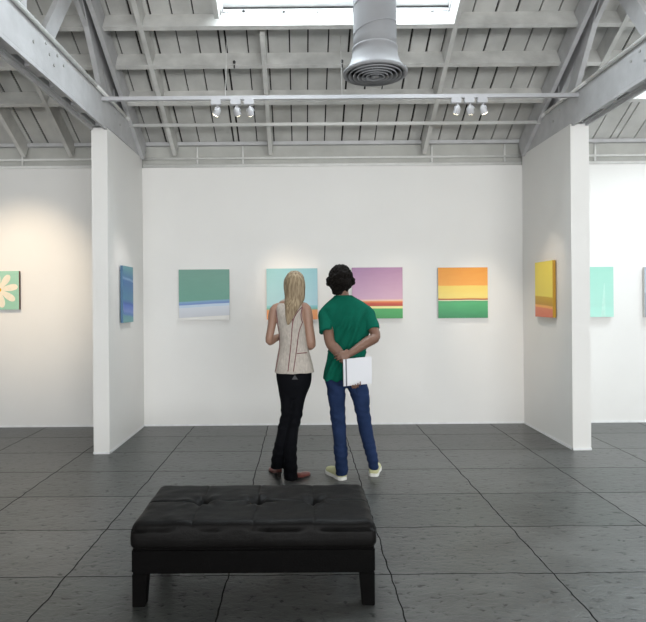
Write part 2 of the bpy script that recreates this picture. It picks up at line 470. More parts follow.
rafter(-0.36, 5.57, 6.93, 'short roof rafter ending under the middle of the skylight edge')
rafter(1.47, 2.6, 6.93, 'roof rafter running past the right side of the skylight')
rafter(-0.77, 2.6, 5.42, 'roof rafter trimming the left side of the skylight')
rafter(-2.74, 2.6, 6.93, 'roof rafter in the left bay, nearest behind the left truss')
rafter(-3.30, 2.6, 6.93, 'roof rafter in the left bay, second beyond the left truss')
rafter(-4.60, 2.6, 6.93, 'roof rafter in the left bay, farthest to the left')
rafter(3.05, 2.6, 6.93, 'roof rafter in the right bay, nearest beyond the right truss')

# ------------------------------------------------------------------ trusses over the wing walls
def truss(xc, s, label, wing):
    """xc = middle of the bottom chord, s = +1 when the room's middle bay lies to its right"""
    e = empty('roof_truss', (xc, BACK, 3.22), label, 'roof truss')
    y0, y1 = -6.48, 6.98
    for sx, nm in ((-1, 'bottom_chord'), (1, 'bottom_chord')):
        b = bmesh.new(); xx = xc + sx * .055
        box(b, xx - .024, xx + .024, y0, y1, 3.222, 3.51)
        bevel(b, .003, 1)
        link(nm, b, M['beam_paint'], e)
    for ya_, yb_ in [(WY - .62 - .42 * i, WY - .40 - .42 * i) for i in range(12)] + [(WY - .02, y1)]:
        b = bmesh.new(); box(b, xc - .030, xc + .030, ya_, yb_, 3.226, 3.50)
        link('spacer_block', b, M['beam_paint'], e)
    # lower flitch boards with gaps, seen from below
    b = bmesh.new()
    for sx in (-1, 1):
        box(b, xc + sx * .068 - .012, xc + sx * .068 + .012, y0, WY - .005, 3.19, 3.222)
    link('chord_strip', b, M['beam_paint'], e)
    # double top chord following the roof
    for sx in (-1, 1):
        b = bmesh.new()
        xx = xc + s * .05 + sx * .055
        vs = [b.verts.new(far_pt(x, y, u)) for x in (xx - .022, xx + .022) for y in (2.1, 6.93) for u in (-.245, -.03)]
        for q in ((0, 1, 3, 2), (4, 6, 7, 5), (0, 4, 5, 1), (2, 3, 7, 6), (0, 2, 6, 4), (1, 5, 7, 3)):
            b.faces.new([vs[i] for i in q])
        link('top_chord', b, M['beam_paint'], e)
    def web(p, q, w=.05, h=.14, dx=0):
        b = bmesh.new(); bar(b, (xc + dx, *p), (xc + dx, *q), w, h, up=Vector((0, 1, 0.01)))
        bevel(b, .003, 1)
        link('web', b, M['beam_paint'], e)
    web((4.36, 3.40), (5.05, 4.36)); web((5.90, 3.42), (5.22, 4.30)); web((4.08, 3.42), (4.08, 4.85), h=.09)
    web((6.10, 3.44), (6.10, 3.74), h=.10); web((3.9, 3.42), (3.0, 5.5)); web((2.9, 3.42), (2.9, 5.5), h=.09)
    # bolts on the chord
    b = bmesh.new()
    side = xc + s * .079
    for i, (yy, zz) in enumerate([(4.30, 3.44), (4.36, 3.38), (4.50, 3.43), (4.44, 3.33), (4.62, 3.40), (5.90, 3.43), (6.05, 3.36), (4.1, 3.36)]):
        b = bmesh.new(); cyl(b, Vector((side, yy, zz)), Vector((side + s * .008, yy, zz)), .012, 8)
        link('bolt', b, M['old_bolt'], e)
    return e
truss(-1.984, 1, 'white painted timber truss sitting on the left wing wall', 'left')
truss(2.745, -1, 'white painted timber truss sitting on the right wing wall', 'right')

# ------------------------------------------------------------------ conduits
def pipe(name, pts, r, label, group=None, m='pipe', cat='pipe'):
    b = bmesh.new()
    for p, q in zip(pts, pts[1:]): cyl(b, Vector(p), Vector(q), r, 10)
    for p in pts[1:-1]: blob(b, Vector(p), r * 1.02, sub=2)
    return props(link(name, b, M[m], smooth=True), label, cat, group)
for (x0, x1, bn) in ((XL, -2.07, 'left bay'), (-1.90, 2.65, 'middle bay'), (2.85, XR, 'right bay')):
    pipe('wall_pipe', [(x0, BACK + .026, 3.124), (x1, BACK + .026, 3.124)], .022, f'thick white pipe lying along the wall top in the {bn}')
    pipe('wall_conduit', [(x0, BACK + .036, 3.215), (x1, BACK + .036, 3.215)], .014, f'thin white conduit above the wall-top pipe in the {bn}')
for xx, lab in ((-3.36, 'in the left bay'), (-1.25, 'left of the track lights'), (-0.70, 'above the woman'), (1.58, 'right of the duct'), (2.46, 'beside the right truss'), (3.55, 'in the right bay')):
    pipe('conduit_riser', [(xx, BACK + .038, 3.148), (xx, BACK + .038, 3.36)], .012, f'short vertical conduit on the upper back wall {lab}')
pipe('ceiling_conduit', [(-1.903, 6.38, 3.455), (2.664, 6.38, 3.455)], .020, 'bare white pipe crossing between the trusses behind the track')
for sx, x in ((1, -1.936), (-1, 2.697)):
    pipe('truss_conduit', [(x + sx * .050, -2.0, 3.50), (x + sx * .050, 5.3, 3.50), (x + sx * .050, 6.2, 3.50), (x + sx * .050, 6.55, 3.49)], .018,
         'white conduit along the top of the %s truss beam' % ('left' if sx > 0 else 'right'))
pipe('hanger_wire', [(0.40, 5.51, 3.46), (0.40, 5.66, 4.10)], .0025, 'thin hanger wire holding the track right of its middle', 'track hangers', cat='wire')
pipe('hanger_wire', [(-0.72, 5.51, 3.46), (-0.72, 5.66, 4.10)], .0025, 'thin hanger wire holding the track near the left lamps', 'track hangers', cat='wire')
pipe('brace_rod', [(-0.66, 5.33, 4.30), (-0.45, 5.05, 4.46), (-.2, 4.8, 4.5)], .008, 'dark rod crossing the left corner of the skylight', m='iron', cat='rod')
pipe('skylight_cable', [(1.40, 5.30, 4.33), (1.28, 5.12, 4.38), (1.0, 4.9, 4.50)], .007, 'dark cable drooping in the right corner of the skylight', m='iron', cat='cable')
for x, y, w in ((-0.66, 5.78, 'left'), (0.42, 5.78, 'right')):
    b = bmesh.new(); z = 7.22 - RISE * y + .0
    blob(b, Vector((x, y - .03, z + .05)), (.015, .015, .018), sub=2); cyl(b, Vector((x, y - .03, z + .02)), Vector((x, y - .03, z - .012)), .007, 8)
    props(link('sprinkler_head', b, M['iron'], smooth=True), f'small dark sprinkler head on the third purlin, {w} one of two', 'sprinkler')

# ------------------------------------------------------------------ track light
b = bmesh.new(); box(b, -1.905, 2.668, 5.49, 5.53, 3.425, 3.46)
trk = props(link('light_track', b, M['track']), 'long white lighting track spanning between the two trusses', 'light track')
def spot(px, aim, label, power, warm, hz=(0, 0)):
    x = W(px, 101, 5.51).x
    e = empty('track_spotlight', (x, 5.51, 3.425), label, 'spotlight', 'track spotlights')
    b = bmesh.new(); box(b, x - .048, x + .048, 5.485, 5.535, 3.375, 3.424); bevel(b, .004, 2); link('adapter', b, M['track'], e)
    piv = Vector((x + .012, 5.51, 3.315)); aim = Vector(aim); d = (aim - piv).normalized()
    b = bmesh.new(); cyl(b, Vector((x + .012, 5.51, 3.375)), Vector((x + .012, 5.51, 3.352)), .010, 10)
    s = d.cross(Vector((0, 0, 1))).normalized()
    arc = [piv + s * (.036 * math.cos(a)) + Vector((0, 0, .038 * math.sin(a))) for a in [math.pi * i / 8 for i in range(9)]]
    for p, q in zip(arc, arc[1:]): cyl(b, p, q, .005, 6)
    link('yoke', b, M['track'], e, True)
    b = bmesh.new()
    tube(b, [piv - d * .035, piv - d * .02, piv + d * .02, piv + d * .038], [.012, .026, .032, .034], n=18, sub=2, caps=(True, False), ref=Vector((1, 0, 0)))
    h = link('lamp_housing', b, M['track'], e, True)
    b = bmesh.new(); cyl(b, piv + d * .0385, piv + d * .041, .027, 18); link('lens', b, M['lamp'], h)
    l = bpy.data.lights.new('spot_lamp', 'SPOT'); l.energy = power; l.color = warm; l.spot_size = R(30); l.spot_blend = 1.0; l.shadow_soft_size = .03
    lo = bpy.data.objects.new('spot_lamp', l); COL.objects.link(lo)
    lo.location = piv + d * .05; lo.rotation_euler = d.to_track_quat('-Z', 'Y').to_euler()
WARM = (1.0, 0.80, 0.58)
spot(216, (-1.9, 6.2, 1.55), 'white spotlight on the track, leftmost of the left trio', 55, (1.0, .94, .90))
spot(235.5, (-0.05, 6.88, 1.5), 'white spotlight on the track, middle of the left trio', 45, WARM)
spot(249, (-0.25, 6.88, 1.35), 'white spotlight on the track, rightmost of the left trio', 26, WARM)
spot(456, (1.05, 6.88, 1.35), 'white spotlight on the track, leftmost of the right trio', 24, (1.0, .86, .70))
spot(469, (2.25, 6.88, 1.25), 'white spotlight on the track, middle of the right trio', 60, (1.0, .86, .70))
spot(482, (2.64, 6.2, 1.45), 'white spotlight on the track, rightmost of the right trio', 60, (1.0, .86, .70))
# a spotlight of the left bay's own track, out of frame to the left
def bay_spot(loc, aim, power, size, label):
    e = empty('track_spotlight', loc, label, 'spotlight', 'left bay spotlights')
    piv = Vector(loc); d = (Vector(aim) - piv).normalized(); b = bmesh.new()
    tube(b, [piv - d * .035, piv - d * .02, piv + d * .02, piv + d * .038], [.012, .026, .032, .034], n=18, sub=2, caps=(True, False))
    link('lamp_housing', b, M['track'], e, True)
    b = bmesh.new(); cyl(b, piv + Vector((0, 0, .02)), piv + Vector((0, 0, .135)), .008, 8); link('stem', b, M['track'], e)
    l = bpy.data.lights.new('spot_lamp', 'SPOT'); l.energy = power; l.color = (1, .80, .56); l.spot_size = R(size); l.spot_blend = 1.0; l.shadow_soft_size = .03
    lo = bpy.data.objects.new('spot_lamp', l); COL.objects.link(lo)
    lo.location = piv + d * .05; lo.rotation_euler = d.to_track_quat('-Z', 'Y').to_euler()
b = bmesh.new(); box(b, XL + .01, -2.075, 4.38, 4.42, 3.455, 3.49)
props(link('light_track', b, M['track']), 'white lighting track in the left bay behind the left truss beam', 'light track')
bay_spot((-3.45, 4.40, 3.32), (-3.3, 6.88, 1.74), 210, 44, 'white spotlight in the left bay aimed at the daisy painting')

# ------------------------------------------------------------------ round air duct with diffuser
DX, DY, DR = W(374.5, 0, 4.6).x, 4.6, .172
de = empty('air_duct', (DX, DY, 3.32), 'round grey spiral air duct hanging from the roof with a flared diffuser', 'air duct')
b = bmesh.new()
def ringbody(b, prof, cx, cy, n=40, close=False):
    rr = [[b.verts.new((cx + r * math.cos(2 * math.pi * k / n), cy + r * math.sin(2 * math.pi * k / n), z)) for k in range(n)] for r, z in prof]
    pr = list(zip(rr, rr[1:])) + ([(rr[-1], rr[0])] if close else [])
    for r0, r1 in pr:
        for k in range(n): b.faces.new((r0[k], r0[(k + 1) % n], r1[(k + 1) % n], r1[k]))
zb = W(374, 75, DY).z
prof = [(DR - .006, zb + .16), (DR - .006, 4.95), (DR, 4.95)]
tube(b, [(DX, DY, zb + .17), (DX, DY, 4.02), (DX, DY - .06, 4.20), (DX, DY - .20, 4.30), (DX, DY - .40, 4.32), (DX, -2.6, 4.32)], [DR] * 6, n=40, sub=4, caps=(False, False))
link('duct_pipe', b, M['duct'], de, True)
b = bmesh.new()                                   # spiral seam
pts = []
nz = 66
for i in range(nz):
    a = i * .28; z = zb + .19 + i * .0075 * 1.35
    pts.append(Vector((DX + (DR + .001) * math.cos(a), DY + (DR + .001) * math.sin(a), z)))
tube(b, pts, [.0035] * len(pts), n=6, sub=1, ref=Vector((0, 0, 1)))
link('spiral_seam', b, M['duct'], de, True)
b = bmesh.new()
ringbody(b, [(DR + .003, zb + .215), (DR + .010, zb + .21), (DR + .010, zb + .195), (DR + .005, zb + .19), (DR + .010, zb + .15), (DR + .024, zb + .10), (DR + .046, zb + .055), (DR + .076, zb + .028), (DR + .084, zb + .020), (DR + .084, zb + .002), (DR + .072, zb - .002),
             (DR + .055, zb + .002), (DR + .052, zb + .02), (DR - .0, zb + .12), (DR - .002, zb + .215)], DX, DY, close=True)
link('diffuser_bell', b, M['duct'], de, True)
for r, dz in ((.200, .0), (.165, -.006), (.130, -.010), (.096, -.013), (.063, -.015)):
    b = bmesh.new()
    ringbody(b, [(r, zb + dz + .0), (r + .012, zb + dz - .010), (r + .014, zb + dz - .007), (r - .012, zb + dz + .045), (r - .014, zb + dz + .043)], DX, DY, close=True)
    link('diffuser_ring', b, M['duct'], de, True)
b = bmesh.new()
ringbody(b, [(.0005, zb - .02), (.022, zb - .022), (.034, zb - .015), (.02, zb + .03), (.0005, zb + .03)], DX, DY, close=True)
link('diffuser_cone', b, M['duct'], de, True)
b = bmesh.new()
for a in (0, math.pi / 2):
    v = Vector((math.cos(a + .4), math.sin(a + .4), 0)) * .225
    bar(b, Vector((DX, DY, zb + .035)) - v, Vector((DX, DY, zb + .035)) + v, .01, .012)
link('spider_bracket', b, M['duct'], de)
b = bmesh.new(); ringbody(b, [(.0005, zb + .17), (DR - .004, zb + .17), (DR - .004, zb + .175), (.0005, zb + .175)], DX, DY, close=True)
link('damper_plate', b, M['duct_dark'], de)  # near-black disc closing the duct above the diffuser rings

# ------------------------------------------------------------------ paintings
def paint_mat(name, stops, slope=0.0, wob=0.02, streak=0.1, hvar=None, curve=0.0, top_arc=None):
    """abstract colour field: stops = [(height 0..1, colour)], constant bands softened by small gradients"""
    m, nt, b = new_mat(name)
    L = nt.links.new
    stops = [(p, tuple(min(.9, v * 1.12) for v in c)) for p, c in stops]
    uv = N(nt, 'ShaderNodeUVMap'); sp = N(nt, 'ShaderNodeSeparateXYZ'); L(uv.outputs[0], sp.inputs[0])
    mp = N(nt, 'ShaderNodeMapping'); mp.inputs['Scale'].default_value = (2.0, 9.0, 1); L(uv.outputs[0], mp.inputs[0])
    ns = N(nt, 'ShaderNodeTexNoise'); ns.inputs['Scale'].default_value = 1.6; ns.inputs['Detail'].default_value = 4; L(mp.outputs[0], ns.inputs['Vector'])
    nw = N(nt, 'ShaderNodeTexNoise'); nw.inputs['Scale'].default_value = 1.7; nw.noise_dimensions = '1D'; L(sp.outputs[0], nw.inputs['W'])
    a = N(nt, 'ShaderNodeMath', operation='MULTIPLY_ADD'); L(sp.outputs[0], a.inputs[0]); a.inputs[1].default_value = -slope; L(sp.outputs[1], a.inputs[2])
    c = N(nt, 'ShaderNodeMath', operation='MULTIPLY_ADD'); L(nw.outputs[0], c.inputs[0]); c.inputs[1].default_value = wob; L(a.outputs[0], c.inputs[2])
    r = N(nt, 'ShaderNodeValToRGB'); cr = r.color_ramp; cr.interpolation = 'LINEAR'
    cr.elements[0].position = 0; cr.elements[0].color = (*stops[0][1], 1)
    cr.elements[1].position = 1; cr.elements[1].color = (*stops[-1][1], 1)
    for p, col in stops[1:-1]:
        e = cr.elements.new(p); e.color = (*col, 1)
    L(c.outputs[0], r.inputs[0])
    hs = N(nt, 'ShaderNodeMixRGB', blend_type='SOFT_LIGHT'); hs.inputs[0].default_value = streak
    L(r.outputs[0], hs.inputs[1]); L(ns.outputs[0], hs.inputs[2])
    last = hs
    if hvar:
        rx = N(nt, 'ShaderNodeValToRGB'); rx.color_ramp.elements[0].color = (*hvar[0], 1); rx.color_ramp.elements[1].color = (*hvar[1], 1)
        L(sp.outputs[0], rx.inputs[0])
        mu = N(nt, 'ShaderNodeMixRGB', blend_type='MULTIPLY'); mu.inputs[0].default_value = 1
        L(last.outputs[0], mu.inputs[1]); L(rx.outputs[0], mu.inputs[2]); last = mu
    L(last.outputs[0], b.inputs['Base Color'])
    b.inputs['Roughness'].default_value = 0.5
    return m
def lin(r, g, bl):
    f = lambda v: ((v / 255 + .055) / 1.055) ** 2.4 if v > 10 else v / 255 / 12.92
    return (f(r), f(g), f(bl))
def bands(lst, soft=.004):
    """[(top_height, colour)...] from the bottom up -> ramp stops with nearly hard edges; a colour pair is a gradient inside the band"""
    out = []; lo = 0.0
    for top, col in lst:
        c0, c1 = col if isinstance(col[0], tuple) else (col, col)
        out.append((lo + (soft if lo > 0 else 0), c0)); out.append((top - (soft if top < 1 else 0), c1)); lo = top
    return out
def painting(name, center, w, h, t, normal, pm, label, edge='canvas', shadowgap=.012):
    """canvas hung flat on a wall; normal points into the room"""
    n = Vector(normal); u = Vector((0, 0, 1)).cross(n).normalized(); c = Vector(center)
    e = empty(name, c - Vector((0, 0, h / 2)), label, 'painting', 'paintings on the gallery walls')
    b = bmesh.new(); uvl = b.loops.layers.uv.new('UVMap')
    vs = []
    for dn in (shadowgap, t):
        for i, j in ((-1, -1), (1, -1), (1, 1), (-1, 1)):
            vs.append(b.verts.new(c + u * (i * w / 2) + Vector((0, 0, j * h / 2)) + n * dn))
    for q in ((0, 3, 2, 1), (4, 5, 6, 7), (0, 1, 5, 4), (1, 2, 6, 5), (2, 3, 7, 6), (3, 0, 4, 7)):
        f = b.faces.new([vs[i] for i in q])
        for l in f.loops:
            d = l.vert.co - c; l[uvl].uv = ((d.dot(u) + w / 2) / w, (d.z + h / 2) / h)
        f.material_index = 0 if q == (4, 5, 6, 7) else 1
    link('canvas', b, [pm, M[edge] if isinstance(edge, str) else edge], e)
    b = bmesh.new()
    bar(b, c - u * (w / 2 - .03) + Vector((0, 0, h / 2 - .05)) + n * .006, c + u * (w / 2 - .03) + Vector((0, 0, h / 2 - .05)) + n * .006, .02, .012, up=Vector((0, 0, 1)))
    link('hanging_cleat', b, M['wood_dark'], e)
    return e, u, n
def on_back(px0, px1, py0, py1):
    a = W(px0, (py0 + py1) / 2, BACK - .03); b = W(px1, (py0 + py1) / 2, BACK - .03)
    t = W((px0 + px1) / 2, py0, BACK - .03); q = W((px0 + px1) / 2, py1, BACK - .03)
    return Vector(((a.x + b.x) / 2, BACK, (t.z + q.z) / 2)), b.x - a.x, t.z - q.z
# green field over white foreground
mt = paint_mat('green_white_painting', bands([(.055, lin(214, 212, 208)), (.25, (lin(190, 192, 198), lin(200, 204, 212))), (.30, lin(182, 198, 214)), (.335, lin(112, 138, 186)), (.37, lin(120, 156, 186)), (1, (lin(100, 150, 134), lin(106, 148, 134)))]), slope=.05, wob=.02, streak=.06)
c, w, h = on_back(179, 229.5, 269.5, 320); painting('landscape_painting', c, w, h, .04, (0, -1, 0), mt, 'square painting of green over a white foreground, left of the woman')
mt = paint_mat('pale_blue_painting', bands([(.20, (lin(232, 148, 92), lin(236, 160, 100))), (.225, lin(120, 176, 150)), (.28, (lin(130, 186, 180), lin(136, 196, 196))), (1, (lin(172, 206, 208), lin(146, 192, 190)))], .01), wob=.01, streak=.08, hvar=((1.0, 1, 1), (.82, .86, .98)))
c, w, h = on_back(266.7, 317.5, 268.5, 319.5); painting('landscape_painting', c, w, h, .04, (0, -1, 0), mt, "square pale blue painting with an orange foot, behind the woman's head")
mt = paint_mat('mauve_painting', bands([(.20, (lin(62, 150, 84), lin(72, 164, 92))), (.245, lin(240, 224, 150)), (.32, (lin(176, 62, 44), lin(204, 84, 54))), (.345, lin(226, 140, 80)), (.375, lin(240, 196, 170)), (1, (lin(206, 166, 186), lin(168, 126, 158)))], .006), wob=.006, streak=.10, hvar=((.90, .90, .98), (1, .98, .96)))
c, w, h = on_back(352, 402.5, 267.5, 318.5); painting('landscape_painting', c, w, h, .04, (0, -1, 0), mt, "square mauve painting with red and green stripes, right of the man's head")
mt = paint_mat('orange_green_painting', bands([(.32, (lin(46, 130, 84), lin(76, 168, 108))), (.36, lin(74, 158, 100)), (.375, lin(238, 226, 196)), (.395, lin(150, 70, 36)), (.41, lin(214, 150, 70)), (.66, (lin(250, 208, 116), lin(240, 200, 96))), (1, (lin(232, 158, 66), lin(224, 146, 46)))], .005), wob=.03, streak=.14)
c, w, h = on_back(438, 487.5, 267.5, 318); painting('landscape_painting', c, w, h, .04, (0, -1, 0), mt, 'square painting of orange sky over a green field, right of the man')
mt = paint_mat('mint_painting', bands([(.2, (lin(166, 214, 200), lin(162, 212, 198))), (1, (lin(162, 210, 196), lin(152, 204, 188)))], .01), wob=.01, streak=.05)
c, w, h = on_back(562.5, 613, 267, 317)
e, u, n = painting('landscape_painting', c, w, h, .04, (0, -1, 0), mt, 'mint green painting partly hidden by the right wing wall')
b = bmesh.new(); cx = W(602, 300, BACK).x
f0 = [b.verts.new((cx - .035, BACK - .0415, c.z - h / 2 + .004)), b.verts.new((cx + .02, BACK - .0415, c.z - h / 2 + .004)), b.verts.new((cx + .012, BACK - .0415, c.z + .10)), b.verts.new((cx + .004, BACK - .0415, c.z + .11))]
f1 = [b.verts.new(v.co + Vector((0, .001, 0))) for v in f0]
b.faces.new(f0); b.faces.new(list(reversed(f1)))
for i in range(4): b.faces.new((f0[i], f1[i], f1[(i + 1) % 4], f0[(i + 1) % 4]))
link('painted_spire', b, mat('pale_mint_paint', lin(190, 232, 218), .5, .1, 20), e)
mt = paint_mat('grey_painting', bands([(.5, (lin(150, 156, 160), lin(150, 160, 168))), (1, (lin(170, 180, 186), lin(160, 170, 180)))], .01))
c, w, h = on_back(644, 694, 267, 317); painting('landscape_painting', c, w, h, .04, (0, -1, 0), mt, 'grey painting cut by the right edge of the photo')
# wing walls
mt = paint_mat('blue_seascape', bands([(.17, (lin(104, 154, 150), lin(98, 146, 156))), (.22, lin(84, 120, 176)), (.36, (lin(112, 134, 190), lin(84, 112, 184))), (.44, (lin(60, 92, 166), lin(76, 116, 160))), (.80, (lin(78, 126, 156), lin(66, 106, 156))), (.83, lin(120, 150, 184)), (1, (lin(70, 114, 152), lin(92, 140, 150)))], .02), slope=-.05, wob=.04, streak=.1)
ya = F * 1.905 / (302 - 119.3); yb = F * 1.865 / (302 - 133.3)
painting('seascape_painting', (WL1, (ya + yb) / 2, 1.575), yb - ya, .60, .04, (1, 0, 0), mt, 'blue and teal seascape painting on the left wing wall', edge=mat('blue_canvas_edge', lin(70, 104, 134), .6))
mt = paint_mat('yellow_rose_painting', bands([(.20, (lin(206, 110, 84), lin(216, 128, 98))), (.245, lin(232, 168, 96)), (.40, (lin(186, 140, 54), lin(196, 158, 52))), (1, (lin(224, 206, 92), lin(228, 208, 84)))], .008), slope=-.04, wob=.02, streak=.08)
ya = F * 2.655 / (557 - 302); yb = F * 2.61 / (535.2 - 302)
painting('landscape_painting', (WR0, (ya + yb) / 2, 1.595), yb - ya, .60, .045, (-1, 0, 0), mt, 'yellow and rose painting on the right wing wall', edge=mat('ochre_canvas_edge', lin(176, 132, 30), .6))
# daisy painting in the left bay
mt = paint_mat('daisy_ground', bands([(1, (lin(142, 186, 164), lin(150, 192, 172)))]), streak=.12)
pc = W(1.5, 290, BACK); pr = W(21, 290, BACK).x; tz = W(21, 271, BACK - .04).z; bz = W(21, 309.5, BACK - .04).z
w = 2 * (pr - pc.x) + .0; c = Vector((pr - .24, BACK, (tz + bz) / 2))
e, u, n = painting('daisy_painting', c, .48, tz - bz, .05, (0, -1, 0), mt, 'painting of a white daisy on green, at the left edge of the left bay', edge=mat('dark_red_canvas_edge', (.14, .05, .035), .6))
b = bmesh.new()
ctr = Vector((pc.x, BACK - .051, W(1, 290, BACK).z - .0))
for k in range(8):
    a = 2 * math.pi * k / 8 + .18; d = Vector((math.cos(a), 0, math.sin(a))); s = Vector((-math.sin(a), 0, math.cos(a)))
    L_ = .225 if abs(math.cos(a)) > .6 else .215
    ring = []
    for i in range(20):
        t = i / 20 * 2 * math.pi
        r_ = (1 - math.cos(t)) / 2
        ring.append(ctr + d * (L_ * r_) + s * (.050 * math.sin(t) * (.35 + .75 * r_)))
    ok = [p for p in ring]
    for p in ok:
        p.x = max(min(p.x, pr - .006), pr - .474); p.z = max(min(p.z, tz - .006), bz + .006)
    lo = [b.verts.new(p) for p in ok]; up = [b.verts.new(p + Vector((0, -.0015 - .0002 * k, 0))) for p in ok]
    b.faces.new(list(reversed(lo))); b.faces.new(up)
    for i in range(20): b.faces.new((lo[i], lo[(i + 1) % 20], up[(i + 1) % 20], up[i]))
link('painted_petals', b, mat('cream_paint', lin(236, 226, 206), .5, .08, 25), e)
b = bmesh.new(); cyl(b, ctr + Vector((0, 0, 0)), ctr + Vector((0, -.005, 0)), .026, 20)
link('painted_flower_centre', b, mat('yellow_paint', lin(222, 172, 40), .5, .3, 60), e)

# ------------------------------------------------------------------ leather bench
BX0, BX1, BY0, BY1 = -.850, .352, 2.805, 3.405
be = empty('leather_bench', ((BX0 + BX1) / 2, (BY0 + BY1) / 2, 0), 'low black leather tufted bench with square dark legs in the foreground', 'bench')
b = bmesh.new(); nx, ny = 96, 48
btn = [(BX0 + (BX1 - BX0) * k / 4, (BY0 + BY1) / 2) for k in (1, 2, 3)]
zt, zs = .418, .285
def top_z(x, y):
    ex = min(x - BX0, BX1 - x); ey = min(y - BY0, BY1 - y)
    z = zt
    r = .035
    for e_ in (ex, ey):
        if e_ < r: z -= r - math.sqrt(max(r * r - (r - e_) ** 2, 0))
    z -= .008 * max(0, 1 - min(ex, ey) / .12) ** 2
    for bx, by in btn:
        d = math.hypot(x - bx, y - by)
        z -= .036 * math.exp(-(d / .030) ** 2) + .010 * math.exp(-(d / .10) ** 2)
        z += .006 * math.exp(-((d - .085) / .04) ** 2)
        a = math.atan2(y - by, x - bx)
        z += .005 * math.exp(-((d - .07) / .045) ** 2) * math.cos(6 * a + bx * 9)
        z -= .004 * math.exp(-((x - bx) / .006) ** 2) * (1 if ey > .02 else .4)
    z -= .007 * math.exp(-((y - btn[0][1]) / .006) ** 2)
    z += .006 * noise.noise(Vector((x * 5, y * 7, 1.3))) + .003 * noise.noise(Vector((x * 14, y * 17, 4)))
    return z
def gx(i, n, a, b_): # denser near edges
    t = i / n; t = .5 - .5 * math.cos(math.pi * t) * (.35) - (.5 - t) * .65 if False else t
    return a + (b_ - a) * t
xs = sorted(set([BX0 + (BX1 - BX0) * i / nx for i in range(nx + 1)] + [BX0 + .004, BX0 + .009, BX1 - .004, BX1 - .009] + [bx + d for bx, _ in btn for d in (-.006, -.003, .003, .006)]))
ys = sorted(set([BY0 + (BY1 - BY0) * i / ny for i in range(ny + 1)] + [BY0 + .004, BY0 + .009, BY1 - .004, BY1 - .009] + [btn[0][1] + d for d in (-.006, -.003, .003, .006)]))
def inset(x, y, z):
    # slightly rounded vertical corners
    cx = (BX0 + BX1) / 2; cy = (BY0 + BY1) / 2; hx = (BX1 - BX0) / 2; hy = (BY1 - BY0) / 2; r = .03
    dx, dy = x - cx, y - cy
    ox, oy = abs(dx) - (hx - r), abs(dy) - (hy - r)
    if ox > 0 and oy > 0:
        l = max(ox, oy) / math.hypot(ox, oy)
        dx = math.copysign(hx - r + ox * l, dx); dy = math.copysign(hy - r + oy * l, dy)
    return Vector((cx + dx, cy + dy, z))
G = [[b.verts.new(inset(x, y, top_z(x, y))) for y in ys] for x in xs]
for i in range(len(xs) - 1):
    for j in range(len(ys) - 1): b.faces.new((G[i][j], G[i + 1][j], G[i + 1][j + 1], G[i][j + 1]))
per = [G[i][0] for i in range(len(xs))] + [G[-1][j] for j in range(1, len(ys))] + [G[i][-1] for i in range(len(xs) - 2, -1, -1)] + [G[0][j] for j in range(len(ys) - 2, 0, -1)]
prev = per; ccx, ccy = (BX0 + BX1) / 2, (BY0 + BY1) / 2
for z, out in ((.375, .001), (.36, .003), (.335, .005), (.305, .004), (.288, -.003), (zs, -.010)):
    ring = []
    for v in per:
        d = Vector((v.co.x - ccx, v.co.y - ccy, 0)); sx = math.copysign(1, d.x) if abs(abs(d.x) - (BX1 - BX0) / 2) < .03 else 0; sy = math.copysign(1, d.y) if abs(abs(d.y) - (BY1 - BY0) / 2) < .03 else 0
        wv = .0025 * noise.noise(Vector((v.co.x * 9, v.co.y * 9, z * 12)))
        ring.append(b.verts.new((v.co.x + sx * (out + wv), v.co.y + sy * (out + wv), z)))
    for i in range(len(per)): b.faces.new((prev[i], ring[i], ring[(i + 1) % len(per)], prev[(i + 1) % len(per)]))
    prev = ring
b.faces.new(prev)
cush = link('cushion', b, M['leather'], be, True)
for bx, by in btn:
    b = bmesh.new(); blob(b, Vector((bx, by, top_z(bx, by) + .003)), (.014, .014, .007), sub=2); link('button', b, M['leather'], cush, True)
b = bmesh.new(); box(b, BX0 + .004, BX1 - .004, BY0 + .004, BY1 - .004, .162, .284); bevel(b, .008, 3)
link('apron', b, mat('black_leather_apron', (0.003, 0.0028, 0.0028), .55, .2, 30, .2, 150, spec=.04), be, False)
for sx, sy in ((0, 0), (1, 0), (0, 1), (1, 1)):
    b = bmesh.new()
    x0 = BX0 + .006 if sx == 0 else BX1 - .006 - .074; y0 = BY0 + .006 if sy == 0 else BY1 - .006 - .074
    vs = box(b, x0, x0 + .074, y0, y0 + .074, 0, .162)
    for v in vs:
        if v.co.z < .01:
            v.co.x += .012 * (1 if sx == 0 and v.co.x > x0 + .03 else 0) * -1 + .012 * (1 if sx == 1 and v.co.x < x0 + .03 else 0)
            v.co.y += .012 * (1 if sy == 0 and v.co.y > y0 + .03 else 0) * -1 + .012 * (1 if sy == 1 and v.co.y < y0 + .03 else 0)
    bevel(b, .003, 2)
    link('leg', b, M['wood_dark'], be)

